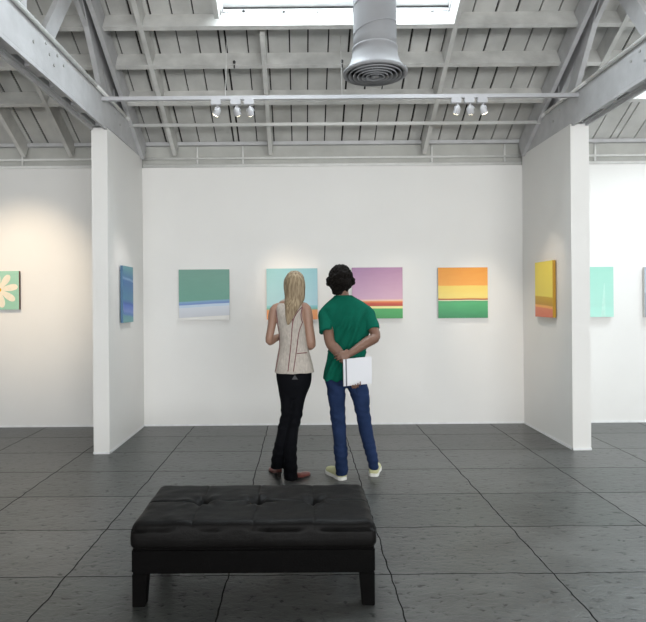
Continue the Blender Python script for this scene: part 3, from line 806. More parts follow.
# ------------------------------------------------------------------ people
M['skin_m'] = mat('skin_tan', (0.185, 0.098, 0.066), 0.5, 0.08, 30)
M['skin_f'] = mat('skin_light_tan', (0.32, 0.185, 0.13), 0.5, 0.06, 30)
M['green'] = mat('green_jersey', (0.004, 0.105, 0.068), 0.85, 0.15, 14, 0.15, 300, sheen=0.0, spec=0.08)
M['denim'] = mat('blue_denim', (0.020, 0.037, 0.098), 0.85, 0.45, 9, 0.3, 260, spec=0.1, dark=(0.013, 0.026, 0.07))
M['black_denim'] = mat('black_denim', (0.005, 0.0055, 0.0075), 0.85, 0.2, 12, 0.3, 260, spec=0.08)
M['knit'] = mat('cream_knit', (0.52, 0.47, 0.42), 0.9, 0.22, 70, 0.6, 130, spec=0.2, stretch=(1, 1, .45))
M['maroon'] = mat('maroon_piping', (0.16, 0.035, 0.04), 0.7)
M['hair_dark'] = mat('dark_brown_hair', (0.008, 0.006, 0.005), 0.7, 0.4, 60, 0.5, 120, spec=0.12)
M['blonde'] = mat('blonde_hair', (0.50, 0.38, 0.22), 0.5, 0.0, 40, 0.4, 110, spec=0.4, stretch=(6, 6, .5), dark=(0.2, 0.13, 0.07))
M['blonde'] = mat('blonde_hair', (0.40, 0.315, 0.205), 0.55, 0.6, 30, 0.6, 60, spec=0.3, stretch=(3, 3, .22), dark=(0.15, 0.10, 0.055))
M['eye_white'] = mat('eye_white', (0.8, 0.78, 0.75), 0.2)
M['iris'] = mat('iris_brown', (0.05, 0.025, 0.012), 0.2)
M['brow_brown'] = mat('brow_brown', (0.10, 0.06, 0.035), .7)
M['lip'] = mat('lip', (0.26, 0.11, 0.09), 0.45)
M['shoe_yellow'] = mat('pale_lime_canvas', (0.62, 0.62, 0.36), 0.8, 0.12, 40)
M['rubber'] = mat('white_rubber', (0.78, 0.78, 0.74), 0.6)
M['shoe_red'] = mat('oxblood_leather', (0.20, 0.055, 0.045), 0.35, 0.25, 20)
M['sole_dark'] = mat('dark_sole', (0.03, 0.02, 0.018), 0.6)
M['silver'] = mat('silver_metal', (0.6, 0.6, 0.6), 0.3, metal=1.0)
M['paper'] = mat('white_paper_cover', (0.66, 0.67, 0.71), 0.4)
M['grey_ink'] = mat('dark_spine_strip', (0.12, 0.12, 0.14), 0.5)

V = Vector
def finger(b, root, d, nrm, length, r, curls, n=10):
    """finger starting inside the palm, bending towards nrm by the given joint angles (deg)"""
    segs = (.46, .30, .24); pts = [root - d * .018, root]; rr = [r * 1.0, r * 1.06]
    ax = d.cross(nrm).normalized(); cur = d.copy(); p = root.copy()
    for s, c in zip(segs, curls):
        cur = (Matrix.Rotation(R(c), 3, ax) @ cur).normalized()
        p = p + cur * (length * s); pts.append(p.copy()); rr.append(r * (1.0 - .13 * (len(pts) - 2)))
    tube(b, pts, rr, n=n, sub=3, caps=(True, True), ref=ax)
    return p
def hand(b, wrist, d, nrm, side, r=.0085, L=.075, curls=(25, 30, 20), thumb_dir=None, spread=.0, width=.040, plen=.095, tcurl=(10, 15, 15)):
    """palm from the wrist along d; nrm points out of the palm side; side = +1/-1 selects where the thumb sits (along d x nrm)"""
    d = d.normalized(); nrm = (nrm - d * nrm.dot(d)).normalized(); s = d.cross(nrm).normalized() * side
    tube(b, [wrist - d * .02, wrist + d * .012, wrist + d * plen * .5, wrist + d * plen * .86, wrist + d * plen], [(.026, .020), (.028, .019), (width, .0165), (width * 1.02, .014), (width * .95, .010)],
         n=16, sub=3, ref=s)
    lens = (.92, 1.0, .94, .76)
    tips = []
    for i, l in enumerate(lens):
        o = (1.5 - i) * .0205
        root = wrist + d * (plen * (.93 + (.03, .05, .03, -.03)[i])) + s * o
        dd = (d + s * ((1.5 - i) * spread)).normalized()
        c = [k + (i - 1) * 3 for k in curls]
        tips.append(finger(b, root, dd, nrm, L * l, r * (1, 1, .97, .86)[i], c))
    tr = wrist + d * .028 + s * .026 + nrm * .004
    td = thumb_dir.normalized() if thumb_dir is not None else (d * .75 + s * .65 + nrm * .25).normalized()
    tube(b, [tr - td * .012, tr + td * .012, tr + td * .038, tr + (td + d * .25).normalized() * .062], [.014, .0135, .0105, .0088], n=10, sub=3)
    return tips
def head(b, c, s=1.0, fem=False, yaw=0.0):
    """head with face looking along +Y (turned by yaw); c = centre of the skull. returns a local-to-world function"""
    rot = Matrix.Rotation(yaw, 4, 'Z'); T = lambda x, y, z: c + (rot @ V((x * s, y * s, z * s)))
    blob(b, T(0, -.012, .018), (.077 * s, .094 * s, .094 * s), rot, 4)
    j = .92 if fem else 1.0
    tube(b, [T(0, .020, .02), T(0, .028, -.03), T(0, .040, -.068), T(0, .056, -.098)], [(.070 * s, .068 * s), (.064 * s * j, .060 * s), (.050 * s * j, .046 * s), (.026 * s * j, .024 * s)], n=20, sub=4, ref=rot.to_3x3() @ V((1, 0, 0)))
    blob(b, T(0, .074, .034), (.052 * s, .018 * s, .016 * s), rot, 3)                       # brow
    tube(b, [T(0, .082, .022), T(0, .094, .000), T(0, .104, -.022), T(0, .090, -.030)], [.007 * s, .009 * s, .013 * s, .008 * s], n=12, sub=3)   # nose
    for k in (-1, 1):
        blob(b, T(k * .010, .092, -.026), .0075 * s, None, 2)
        blob(b, T(k * .040, .060, -.014), (.024 * s, .022 * s, .020 * s), rot, 3)           # cheek
        blob(b, T(k * .079, -.006, -.008), (.007 * s, .019 * s, .030 * s), rot @ Matrix.Rotation(R(-10), 4, 'X'), 3)  # ear
    blob(b, T(0, .082, -.052), (.022 * s, .010 * s, .011 * s), rot, 3)                      # mouth mound
    blob(b, T(0, .072, -.088), (.020 * s, .018 * s, .014 * s), rot, 3)                      # chin
    return T, rot
def face_parts(T, rot, s, parent, brow_m, lid_m):
    for k in (-1, 1):
        b = bmesh.new(); blob(b, T(k * .031, .0715, .008), .0115 * s, None, 3); e_ = link('eye', b, M['eye_white'], parent, True)
        b = bmesh.new(); blob(b, T(k * .031, .0798, .008), (.0060 * s, .0040 * s, .0060 * s), rot, 2); link('iris', b, M['iris'], e_, True)
        b = bmesh.new(); tube(b, [T(k * .014, .092, .030), T(k * .032, .088, .036), T(k * .050, .076, .030)], [(.003, .004), (.003, .0045), (.002, .003)], n=8, sub=3)
        link('eyebrow', b, brow_m, parent, True)
    for k in (-1, 1):
        b = bmesh.new(); tube(b, [T(k * .018, .076, .012), T(k * .031, .081, .0165), T(k * .044, .072, .012)], [(.002, .003), (.003, .004), (.002, .003)], n=8, sub=3)
        link('eyelid', b, lid_m, parent, True)
    b = bmesh.new()
    for dz, h in ((-.0495, .0028), (-.0555, .0036)):
        tube(b, [T(-.020, .084, -.052), T(-.009, .0915, dz), T(.009, .0915, dz), T(.020, .084, -.052)], [.0015, h, h, .0015], n=8, sub=3)
    link('lips', b, M['lip'], parent, True)
def shoe(parent, heel, toe, upper, solem, w=.045, h=.085, heel_h=0.0, pump=False, label=None):
    """shoe lying from heel to toe on the floor"""
    heel, toe = V((heel[0], heel[1], 0)), V((toe[0], toe[1], 0)); d = (toe - heel).normalized(); L = (toe - heel).length; s = V((d.y, -d.x, 0))
    st = .024 if not pump else .008
    def zz(t): return st + (heel_h * max(0, 1 - t / .55) ** 1.3 if heel_h else 0)
    b = bmesh.new()
    prof = [(0.02, .60, .70), (.10, .80, 1.0), (.25, .84, .98), (.42, .84, .86), (.58, .92, .66), (.75, 1.0, .52), (.88, .88, .42), (.97, .55, .30)]
    if pump: prof = [(0.02, .50, .62), (.10, .62, .70), (.25, .62, .58), (.45, .66, .50), (.62, .80, .48), (.76, .88, .42), (.9, .62, .32), (.985, .22, .20)]
    rows_ = []
    for t, ww, hh in catmull([list(p) for p in prof], 3):
        ring = []; z0 = zz(t)
        for k in range(15):
            a = math.pi * k / 14
            ring.append(b.verts.new(heel + d * (L * t) + s * (w * ww * math.copysign(abs(math.cos(a)) ** .75, math.cos(a))) + V((0, 0, z0 + h * hh * math.sin(a) ** .8))))
        rows_.append(ring)
    for r0, r1 in zip(rows_, rows_[1:]):
        for k in range(14): b.faces.new((r0[k], r0[k + 1], r1[k + 1], r1[k]))
        b.faces.new((r0[14], r0[0], r1[0], r1[14]))
    b.faces.new(rows_[0]); b.faces.new(list(reversed(rows_[-1])))
    o = link('shoe', b, upper, parent, True)
    if label: o['label'] = label
    b = bmesh.new(); outline = [(0.0, .35), (.03, .62), (.12, .86), (.3, .86), (.45, .84), (.6, .95), (.76, 1.05), (.9, .86), (.98, .5), (1.005, .15)]
    if pump: outline = [(0.0, .3), (.04, .5), (.2, .56), (.45, .58), (.62, .80), (.76, .90), (.9, .64), (.98, .26), (1.0, .08)]
    lo, up = [], []
    pts_ = [(t, ww) for t, ww in catmull([list(p) for p in outline], 3)]
    for sg in (1, -1):
        for t, ww in (pts_ if sg == 1 else list(reversed(pts_))):
            base = heel + d * (L * t) + s * (sg * w * 1.04 * ww)
            z0 = zz(t) - st
            lo.append(b.verts.new(base + V((0, 0, z0)))); up.append(b.verts.new(base + V((0, 0, z0 + st + .003))))
    n_ = len(lo)
    for i in range(n_): b.faces.new((lo[i], lo[(i + 1) % n_], up[(i + 1) % n_], up[i]))
    half = n_ // 2
    for i in range(half - 1):
        b.faces.new((lo[i], lo[n_ - 1 - i], lo[n_ - 2 - i], lo[i + 1])); b.faces.new((up[i], up[i + 1], up[n_ - 2 - i], up[n_ - 1 - i]))
    link('sole', b, solem, o)
    if pump:
        b = bmesh.new(); hc = heel + d * (L * .075)
        tube(b, [hc + V((0, 0, .0)), hc + V((0, 0, .03)), hc + V((0, 0, heel_h + .004))], [(.016, .016), (.017, .017), (.026, .024)], n=14, sub=2, caps=(False, False), ref=s)
        link('heel', b, solem, o)
    return o
def fold(me, fn):
    ns = [n.vector.copy() for n in me.vertex_normals]; cs = [v.co.copy() for v in me.vertices]
    flat = []
    for c, n in zip(cs, ns): flat.extend(c + n * fn(c))
    me.vertices.foreach_set('co', flat)
    me.update()
def nz(x, y, z): return noise.noise(V((x, y, z)))

# ================================================================= the man
MY = 4.82
man = empty('person', V((W(345, 478, MY).x, MY, 0)), 'dark curly haired person in green t-shirt and blue jeans, hands clasped behind the back', 'person')
P = lambda x, y, dy=0.0: W(x, y, MY + dy)
M_LL = [(381, 335.6, 10.2, .098, 0), (388, 335.9, 9.8, .094, 0), (402, 337.2, 8.4, .082, .005), (414, 337.8, 7.6, .072, .012), (424, 338.4, 7.2, .068, .018), (434, 339.4, 6.7, .066, .018), (446, 340.4, 6.7, .066, .014), (456, 341.0, 6.6, .063, .008), (466, 341.4, 6.2, .062, 0), (474, 341.6, 5.7, .060, -.004)]
M_LR = [(381, 356.8, 10.8, .098, 0), (388, 357.6, 10.4, .094, 0), (400, 360.8, 8.6, .084, .01), (412, 362.8, 7.5, .074, .02), (424, 364.6, 7.2, .070, .032), (434, 366.6, 6.8, .068, .04), (446, 369.6, 6.4, .066, .05), (456, 372.0, 5.8, .062, .06), (464, 373.4, 5.2, .058, .068), (469, 373.8, 4.8, .056, .072)]
u = MY / F                       # metres per pixel at that depth
SH_L, EL_L, WR_L = P(326, 312, 0), P(330, 342.5, -.125), P(355.0, 371.5, -.216)
SH_R, EL_R, WR_R = P(366.5, 311, 0), P(375.5, 336.5, -.10), P(350, 353.5, -.215)
b = bmesh.new()
hc = P(340.8, 280.5, .035)
T, hrot = head(b, hc, 1.0, yaw=R(-8))
tube(b, [P(341.5, 284, .02), P(342.5, 294, .0), P(344, 302, -.01), P(344.5, 312, 0)], [(.056, .060), (.053, .058), (.060, .060), (.09, .07)], n=20, sub=4)
# trunk, hips and legs carried under the clothes
tube(b, [P(344.5, 308, 0), P(345, 322), P(347, 338), P(347, 352), P(346, 364), P(346.5, 373)], [(.150, .070), (.165, .088), (.150, .088), (.130, .080), (.138, .070), (.13, .06)], n=24, sub=4, flat=True)
for LG in (M_LL, M_LR):
    tube(b, [P(c_, y_, dy_) for y_, c_, _, _, dy_ in LG[:-1]], [(r_ * u * .72, d_ * .72) for _, _, r_, d_, _ in LG[:-1]], n=20, sub=3, flat=True)
# arms
tube(b, [P(335, 308), SH_L, (SH_L + EL_L) / 2, EL_L, (EL_L * .72 + WR_L * .28), WR_L], [.040, .046, .045, .042, .044, .027], n=18, sub=4)
tube(b, [P(358, 308), SH_R, (SH_R + EL_R) / 2, EL_R, (EL_R * .66 + WR_R * .34), WR_R], [.040, .046, .045, .041, .043, .028], n=18, sub=4)
# hand behind the book, its fingers curling round the book's lower edge towards the viewer
BKY = MY - .244                 # depth of the book
hd = (P(355.9, 386, -.226) - WR_L).normalized()
hand(b, WR_L + hd * .0, hd, V((0, -1, 0)), 1, L=.114, curls=(55, 38, 60), plen=.096, r=.0094, width=.038, thumb_dir=V((.40, 0, -.45)))
# the other hand laid round the wrist
wd = (P(337, 358.5, -.255) - WR_R).normalized()
hand(b, WR_R + wd * .0, wd, V((.0, 1, -.15)), -1, L=.070, curls=(25, 35, 25), plen=.080, r=.0088, width=.038, thumb_dir=V((-.7, -.1, -.55)))
body = link_me('body', bake(b, .0042, 3), M['skin_m'], man)
face_parts(T, hrot, 1.0, man, M['hair_dark'], M['skin_m'])
# hair: curly mass, fuller over the ears and down to the nape
b = bmesh.new()
rng = random.Random(3)
blob(b, T(0, -.030, .028), (.090, .096, .094), hrot, 4)
blob(b, T(0, -.052, -.028), (.082, .062, .072), hrot, 3)
for i in range(420):
    th = rng.uniform(0, 2 * math.pi); ph = math.acos(rng.uniform(-.95, 1))
    x, y, z = math.sin(ph) * math.cos(th), math.sin(ph) * math.sin(th), math.cos(ph)
    if y > .45 and z < .50: continue
    if z < -.55 and y > -.1: continue
    rr_ = rng.uniform(.009, .017)
    blob(b, T(x * .094, -.030 + y * .102, .022 + z * .104 - (.02 if z < 0 else 0)), (rr_, rr_, rr_ * 1.1), None, 1)
for k in (-1, 1):
    for i in range(46):
        rr_ = rng.uniform(.010, .017)
        blob(b, T(k * (.092 + rng.uniform(-.012, .022)), -.020 + rng.uniform(-.05, .04), -.006 + rng.uniform(-.032, .030)), rr_, None, 1)
for i in range(70):
    rr_ = rng.uniform(.010, .016); a = rng.uniform(-1, 1)
    blob(b, T(a * .066, -.085 + abs(a) * .03 + rng.uniform(-.01, .01), -.070 + rng.uniform(-.045, .03)), rr_, None, 1)
for i in range(60):
    rr_ = rng.uniform(.008, .013); a = rng.uniform(-1, 1)
    blob(b, T(a * .048, -.058 + abs(a) * .014 + rng.uniform(-.008, .006), -.105 + rng.uniform(-.022, .03)), rr_, None, 1)
link_me('hair', bake(b, .005, 1), M['hair_dark'], man)
# t-shirt
b = bmesh.new()
shirt_rows = [(295.2, 343.2, 8.6, .070, .004), (297.5, 344.0, 11.3, .074, .0), (301, 345.0, 16.5, .080, -.002), (304, 345.6, 20.5, .090, 0), (308, 345.6, 23.5, .100, 0), (315, 346, 24.0, .112, 0), (325, 347.3, 22.2, .118, 0), (335, 348.5, 20.4, .114, 0), (345, 348.2, 19.0, .108, 0),
              (355, 346.4, 18.3, .110, -.002), (365, 345.2, 19.8, .128, -.004), (373, 344.8, 21.2, .138, -.004), (379, 344.8, 21.8, .142, -.004)]
tube(b, [P(c_, y_, dy_) for y_, c_, _, _, dy_ in reversed(shirt_rows)], [(r_ * u, d_) for _, _, r_, d_, _ in reversed(shirt_rows)], n=48, sub=4, flat=True, caps=(False, False), sup=.92)
tube(b, [P(337, 309), P(326.6, 313.0), P(325.6, 321, -.035), P(326.2, 332, -.085)], [.050, .060, .060, .060], n=24, sub=4, caps=(True, False))
tube(b, [P(355, 309), P(365.8, 312.0), P(369.8, 319.5, -.025), P(373.2, 330, -.07)], [.050, .060, .059, .058], n=24, sub=4, caps=(True, False))
me = bake(b, .0055, 5)
def shirt_fold(c):
    px = (c.x / c.y) * F + 302; py = 300 - (c.z - 1.5) / c.y * F
    backness = 1.0 if c.y < MY else .35
    t = (px - 345) + (py - 330) * .42          # drape lines falling down and to the left
    a = min(max((py - 303) / 18, 0), 1)
    w_ = math.sin(t * .70 + 2.2 * nz(px * .06, py * .05, 1)); w_ = math.copysign(abs(w_) ** .7, w_)
    v = .013 * a * w_ * max(0, .55 + .7 * nz(px * .05, py * .06, 3)) * backness
    v += .016 * a * nz(px * .10 + py * .03, py * .035, 7)
    if py > 352: v += .005 * math.sin(px * .45 + py * .2)
    if c.y > MY: v = max(v, 0) * .4
    if px < 334 and py < 350 or px > 365: v *= .35
    return v
fold(me, shirt_fold)
link_me('t_shirt', me, M['green'], man)
# jeans
b = bmesh.new()
tube(b, [P(345.5, 368), P(345.8, 373), P(346.3, 378), P(346.5, 383.5)], [(19.0 * u, .118), (20.3 * u, .126), (21.0 * u, .128), (20.8 * u, .120)], n=36, sub=4, flat=True, caps=(True, False), sup=.95)
LL = M_LL
tube(b, [P(c_, y_, dy_) for y_, c_, _, _, dy_ in LL], [(r_ * u, d_) for _, _, r_, d_, _ in LL], n=30, sub=4, flat=True, caps=(True, False))
LR = M_LR
tube(b, [P(c_, y_, dy_) for y_, c_, _, _, dy_ in LR], [(r_ * u, d_) for _, _, r_, d_, _ in LR], n=30, sub=4, flat=True, caps=(True, False))
me = bake(b, .0065, 4)
def jean_fold(c):
    z = c.z; v = .007 * nz(c.x * 7, c.y * 7, z * 11)
    if z < .30: v += .0022 * math.sin(z * 105 + 5 * nz(c.x * 6, c.y * 6, z * 4))
    if .42 < z < .62: v += .002 * math.sin(z * 90 + c.x * 35 + 4 * nz(c.x * 9, c.y * 9, z * 5))
    if .70 < z < .86: v += .004 * math.sin((c.x * .8 + z) * 60)
    return v
fold(me, jean_fold)
jeans = link_me('jeans', me, M['denim'], man)
bvh = BVHTree.FromPolygons([v.co.copy() for v in me.vertices], [p.vertices[:] for p in me.polygons])
def on_surface(bv, px, py, Y, lift=.002):
    """point where the line of sight through (px, py) meets a garment's back, lifted a little off it"""
    o = V((0, 0, 1.5)); d = (W(px, py, Y) - o).normalized()
    h = bv.ray_cast(o, d)
    return (h[0] - d * lift) if h[0] else None
def seam(bv, pts, Y, r, name, m, parent, n=5):
    P_ = catmull([list(p) for p in pts], n)
    L_ = [q for q in (on_surface(bv, p[0], p[1], Y) for p in P_) if q]
    if len(L_) < 2: return
    b = bmesh.new(); tube(b, L_, [r] * len(L_), n=6, sub=1, caps=(False, False), ref=V((.3, .1, 1)))
    return link(name, b, m, parent, True)
# back pocket, just below the book on the right hip
q = [on_surface(bvh, x, y, MY, .004) for x, y in ((357, 384), (366, 383), (367, 394), (362, 397), (357, 395))]
if all(q):
    b = bmesh.new(); f0 = [b.verts.new(p) for p in q]; f1 = [b.verts.new(p + V((0, .006, 0))) for p in q]
    b.faces.new(f0); b.faces.new(list(reversed(f1)))
    for i in range(5): b.faces.new((f0[i], f0[(i + 1) % 5], f1[(i + 1) % 5], f1[i]))
    link('back_pocket', b, M['denim'], jeans)
hl, tl = W(345.0, 480.5, F * 1.5 / 181.0), W(330.0, 476.5, F * 1.5 / 176.5)
Hl = V((.345 * 0 + W(344.0, 480, 4.775).x, 4.765, 0)); Tl = Hl + V((-.115, .235, 0)).normalized() * .275
shoe(man, Hl, Tl, M['shoe_yellow'], M['rubber'], w=.048, h=.082, label='pale yellow canvas sneaker')
Hr = V((W(373.0, 475, 4.87).x, 4.855, 0)); Tr = Hr + V((.060, .26, 0)).normalized() * .275
shoe(man, Hr, Tr, M['shoe_yellow'], M['rubber'], w=.048, h=.082, label='pale yellow canvas sneaker')

# the book he holds
bk0, bk1 = W(343.0, 358.5, BKY), W(371.2, 355.6, BKY); bk2 = W(343.6, 386.2, BKY)
ux = (bk1 - bk0); bw = ux.length; ux.normalize(); uz = (bk0 - bk2); bh = uz.length * .97; uz.normalize(); un = ux.cross(uz).normalized()
if un.y > 0: un = -un        # towards the viewer
book = empty('book', bk2 + ux * bw / 2, "white book held behind the back of the person in green", 'book')
def bookbox(name, x0, x1, z0, z1, n0, n1, m, par):
    b = bmesh.new(); vs = [b.verts.new(bk2 + ux * x + uz * z + un * n) for x in (x0, x1) for z in (z0, z1) for n in (n0, n1)]
    for q in ((0, 1, 3, 2), (4, 6, 7, 5), (0, 4, 5, 1), (2, 3, 7, 6), (0, 2, 6, 4), (1, 5, 7, 3)): b.faces.new([vs[i] for i in q])
    return link(name, b, m, par)
bookbox('cover', 0, bw, 0, bh, .0075, .010, M['paper'], book)
bookbox('back_cover', 0, bw, 0, bh, -.010, -.0075, M['paper'], book)
bookbox('spine', -.001, .002, 0, bh, -.010, .010, M['paper'], book)
bookbox('page_block', .003, bw - .004, .003, bh - .003, -.0073, .0073, M['paper'], book)
bookbox('spine_strip', .017, .029, 0, bh, .0101, .0107, M['grey_ink'], book)  # dark grey strip laid on the cover beside the spine

# ================================================================= the woman
WMY = 4.80
wom = empty('person', V((W(291, 478, WMY).x, WMY, 0)), 'blonde person in a cream sleeveless knit top and black trousers, seen from behind', 'person')
P = lambda x, y, dy=0.0: W(x, y, WMY + dy)
u = WMY / F
W_LL = [(382, 286.3, 8.6, .092, 0), (392, 286.8, 8.0, .086, 0), (404, 287.6, 7.2, .076, .006), (414, 287.3, 6.6, .068, .012), (424, 285.2, 6.5, .064, .02), (436, 282.8, 6.6, .066, .03), (448, 280.4, 7.0, .072, .045), (458, 278.6, 7.4, .080, .058), (467, 278.0, 7.4, .084, .064)]
W_LR = [(382, 301.2, 8.6, .092, 0), (392, 299.0, 8.0, .086, 0), (404, 296.9, 7.3, .076, 0), (414, 295.4, 6.8, .068, 0), (424, 293.6, 6.3, .064, 0), (436, 291.6, 6.1, .066, 0), (448, 290.4, 6.4, .070, -.004), (460, 290.3, 6.7, .076, -.008), (470, 290.4, 6.9, .080, -.01), (478.5, 290.4, 7.1, .084, -.01)]
sL, eL, wL = P(274.3, 310, .005), P(269.2, 341, .01), P(283, 335, .20)
sR, eR, wR = P(306.0, 309, .005), P(310.8, 345, .005), P(300, 334, .21)
b = bmesh.new()
whc = P(294.6, 284.6, .04)
WT, wrot = head(b, whc, .95, True, yaw=R(4))
tube(b, [P(294, 288, .02), P(292.5, 297, .005), P(291, 304, 0), P(290.5, 310, 0)], [(.045, .050), (.044, .047), (.055, .052), (.085, .06)], n=18, sub=4)
tube(b, [P(290.5, 306), P(290.5, 320), P(292.5, 335), P(293.3, 346), P(293.8, 360), P(294, 371)], [(.118, .062), (.120, .078), (.100, .080), (.092, .076), (.110, .076), (.115, .06)], n=24, sub=4, flat=True)
for LG in (W_LL, W_LR):
    tube(b, [P(c_, y_, dy_) for y_, c_, _, _, dy_ in LG[:-1]], [(min(r_ * u, .055 + .02 * (y_ < 400)) * .72, min(d_, .07) * .72) for y_, _, r_, d_, _ in LG[:-1]], n=20, sub=3, flat=True)
tube(b, [P(282, 306), sL, (sL + eL) / 2, eL, (eL * .6 + wL * .4), wL], [.032, .040, .0345, .032, .032, .021], n=16, sub=4)
tube(b, [P(298, 306), sR, (sR + eR) / 2, eR, (eR * .6 + wR * .4), wR], [.032, .044, .044, .042, .039, .021], n=16, sub=4)
hand(b, wL, (wR - wL + V((0, .05, .0))).normalized(), V((0, -.3, -1)), -1, L=.066, curls=(20, 25, 20), plen=.078, r=.0075, width=.033)
hand(b, wR, (wL - wR + V((0, .12, .03))).normalized(), V((0, -.3, -1)), 1, L=.066, curls=(20, 25, 20), plen=.078, r=.0075, width=.033)
link_me('body', bake(b, .0042, 3), M['skin_f'], wom)
face_parts(WT, wrot, .95, wom, M['brow_brown'], M['skin_f'])
# bracelet glinting beside the right elbow
b = bmesh.new(); pb = eR * .30 + wR * .70; dd_ = (wR - eR).normalized()
s1 = dd_.cross(V((0, 0, 1))).normalized(); s2 = dd_.cross(s1)
pts_ = [pb + (s1 * math.cos(a) + s2 * math.sin(a)) * .029 for a in [2 * math.pi * i / 18 for i in range(19)]]
tube(b, pts_, [.003] * 19, n=6, sub=1, caps=(False, False)); link('bracelet', b, M['silver'], wom, True)
# long straight hair
b = bmesh.new()
blob(b, WT(0, -.026, .022), (.084, .092, .094), wrot, 4)
H = [(279, 294.6, 9.0, .074, -.016), (286, 294.8, 10.1, .080, -.020), (293, 294.8, 10.1, .072, -.030), (299, 294.6, 9.4, .058, -.050), (304, 293.2, 8.0, .040, -.078), (309, 291.8, 6.6, .030, -.100), (315, 290.2, 4.8, .022, -.116), (319, 289.2, 3.4, .017, -.122), (323.5, 288.4, 1.6, .012, -.126)]
tube(b, [P(c_, y_, .02 + d_) for y_, c_, _, _, d_ in H], [(r_ * u, dd2) for _, _, r_, dd2, _ in H], n=32, sub=4, flat=True, caps=(True, True))
rng = random.Random(11)
blob(b, WT(0, .008, .050), (.078, .080, .066), wrot, 3)
for k in (-1, 1):
    tube(b, [WT(k * .045, .050, .085), WT(k * .076, .040, .045), WT(k * .084, .022, -.01), WT(k * .080, .010, -.07), WT(k * .074, -.005, -.13)], [(.014, .016), (.014, .024), (.013, .026), (.012, .022), (.008, .012)], n=14, sub=4)
for i in range(85):
    a = rng.uniform(-1, 1)
    pts_, rr_ = [], []
    last = rng.randint(5, 8) if abs(a) < .75 else rng.randint(3, 6)
    if abs(a) > .55 and rng.random() < .4: last = min(last, 4)
    for k, (y_, c_, r_, dd2, d_) in enumerate(H[:last + 1]):
        aa = a * (1 + .05 * math.sin(k * 1.7 + i))
        off = math.sqrt(max(0, 1 - min(aa * aa, 1)))
        pts_.append(P(c_ + aa * r_ * 1.0, y_, .02 + d_ - dd2 * off * .98)); rr_.append(.0062 if k < last else .0025)
    tube(b, pts_, rr_, n=6, sub=3)
for i in range(60):                              # strands combed down from the crown parting
    a = math.pi * (i + .5) / 60 * 1.5 - math.pi * .25 + math.pi
    pts_ = []
    for k in range(6):
        ph = .10 + k * .30
        pts_.append(WT(math.sin(ph) * math.cos(a) * .086, -.026 + math.sin(ph) * math.sin(a) * .094, .023 + math.cos(ph) * .096))
    tube(b, pts_, [.005, .005, .0045, .004, .003, .0015], n=6, sub=3)
link_me('hair', bake(b, .0042, 1, .4), M['blonde'], wom)
# sleeveless knit top
b = bmesh.new()
TP = [(303.5, 290.0, 12.0, .062, 0), (306, 289.6, 13.6, .076, 0), (311, 289.2, 13.8, .090, 0), (318, 289.8, 13.6, .098, 0), (328, 291.6, 14.0, .104, .002), (338, 293.0, 13.9, .098, .002), (346, 293.4, 14.4, .096, 0), (354, 293.6, 16.0, .102, -.002), (362, 294.0, 18.0, .112, -.003), (368, 294.2, 19.2, .120, -.004), (372.5, 294.2, 20.2, .124, -.004)]
tube(b, [P(c_, y_, dy_) for y_, c_, _, _, dy_ in reversed(TP)], [(r_ * u, d_) for _, _, r_, d_, _ in reversed(TP)], n=48, sub=4, flat=True, caps=(False, False), sup=.95)
tube(b, [P(278.5, 308, .01), P(283, 303.4, -.004), P(287, 301.8, -.01)], [(.03, .03), (.028, .028), (.026, .026)], n=16, sub=3)
tube(b, [P(301.5, 308, .01), P(298.5, 303.4, -.004), P(294, 301.8, -.01)], [(.03, .03), (.028, .028), (.026, .026)], n=16, sub=3)
me = bake(b, .0060, 4)
fold(me, lambda c: .005 * nz(c.x * 9, c.y * 6, c.z * 5) + (.0015 * math.sin(c.x * 60) if c.z < 1.02 else 0))
vest = link_me('knit_top', me, M['knit'], wom)
vb = BVHTree.FromPolygons([v.co.copy() for v in me.vertices], [p.vertices[:] for p in me.polygons])
for pts_ in ([(276.0, 309), (277.6, 322), (279.6, 340), (279.0, 352), (276.5, 366), (275.6, 371)], [(292.8, 319), (291.6, 335), (290.6, 348), (289.0, 362), (288.0, 371.5)],
             [(302.8, 306.5), (297.5, 312), (293.5, 320), (291.8, 330)], [(302.6, 322), (299.0, 332), (297.2, 345), (295.4, 358), (293.4, 371.5)], [(296.9, 353.4), (301, 353.2), (307.0, 352.6)]):
    seam(vb, pts_, WMY, .0034, 'piping', M['maroon'], vest)
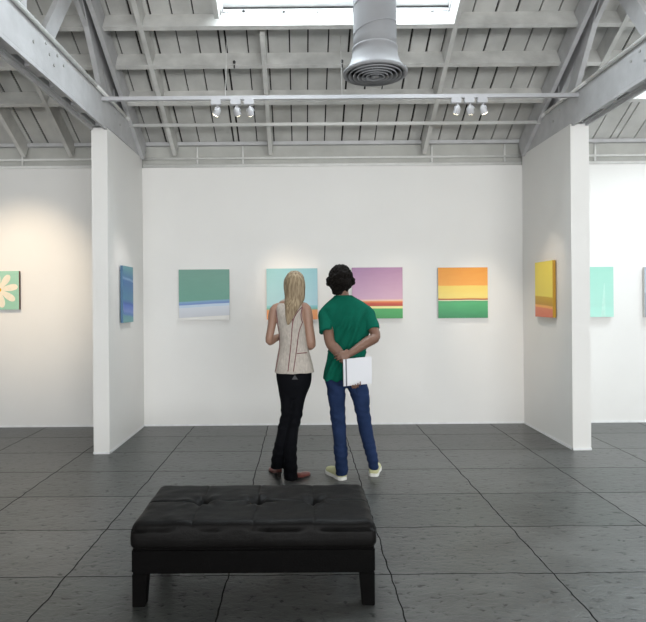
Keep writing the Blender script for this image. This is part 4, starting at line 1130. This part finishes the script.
# armhole bindings
for pts_ in ([(303.0, 305.5), (301.5, 311), (301.0, 317), (302.6, 323)], [(276.8, 305.5), (275.6, 311), (276.0, 318)]):
    seam(vb, pts_, WMY, .004, 'armhole_binding', M['maroon'], vest)
# black bootcut trousers
b = bmesh.new()
tube(b, [P(294.1, 366), P(294.0, 374), P(294.2, 382), P(294, 388)], [(17.2 * u, .108), (17.9 * u, .118), (17.0 * u, .122), (15.4 * u, .110)], n=36, sub=4, flat=True, sup=.95)
LL = W_LL
tube(b, [P(c_, y_, dy_) for y_, c_, _, _, dy_ in LL], [(r_ * u, d_) for _, _, r_, d_, _ in LL], n=30, sub=4, flat=True, caps=(True, False))
LR = W_LR
tube(b, [P(c_, y_, dy_) for y_, c_, _, _, dy_ in LR], [(r_ * u, d_) for _, _, r_, d_, _ in LR], n=30, sub=4, flat=True, caps=(True, False))
me = bake(b, .0065, 4)
fold(me, lambda c: .005 * nz(c.x * 8, c.y * 7, c.z * 9) + (.003 * math.sin(c.z * 85 + c.x * 20) if c.z < .3 or .42 < c.z < .6 else 0))
tr_ = link_me('trousers', me, M['black_denim'], wom)
tb = BVHTree.FromPolygons([v.co.copy() for v in me.vertices], [p.vertices[:] for p in me.polygons])
M['grey_cloth'] = mat('grey_cloth_patch', (0.05, 0.05, 0.055), .7)
q = [on_surface(tb, x, y, WMY, .003) for x, y in ((294.8, 375.0), (298.0, 379.5), (291.8, 379.5))]
if all(q):
    b = bmesh.new(); f0 = [b.verts.new(p) for p in q]; f1 = [b.verts.new(p + V((0, .004, 0))) for p in q]
    b.faces.new(f0); b.faces.new(list(reversed(f1)))
    for i in range(3): b.faces.new((f0[i], f0[(i + 1) % 3], f1[(i + 1) % 3], f1[i]))
    link('patch', b, M['grey_cloth'], tr_)
Hh = V((W(290.5, 480, 4.76).x, 4.745, 0)); shoe(wom, Hh, Hh + V((.150, .175, 0)).normalized() * .25, M['shoe_red'], M['sole_dark'], w=.040, h=.075, heel_h=.035, pump=True)
Hh = V((W(280.0, 470, 4.86).x, 4.86, 0)); shoe(wom, Hh, Hh + V((-.080, .20, 0)).normalized() * .25, M['shoe_red'], M['sole_dark'], w=.040, h=.075, heel_h=.035, pump=True)
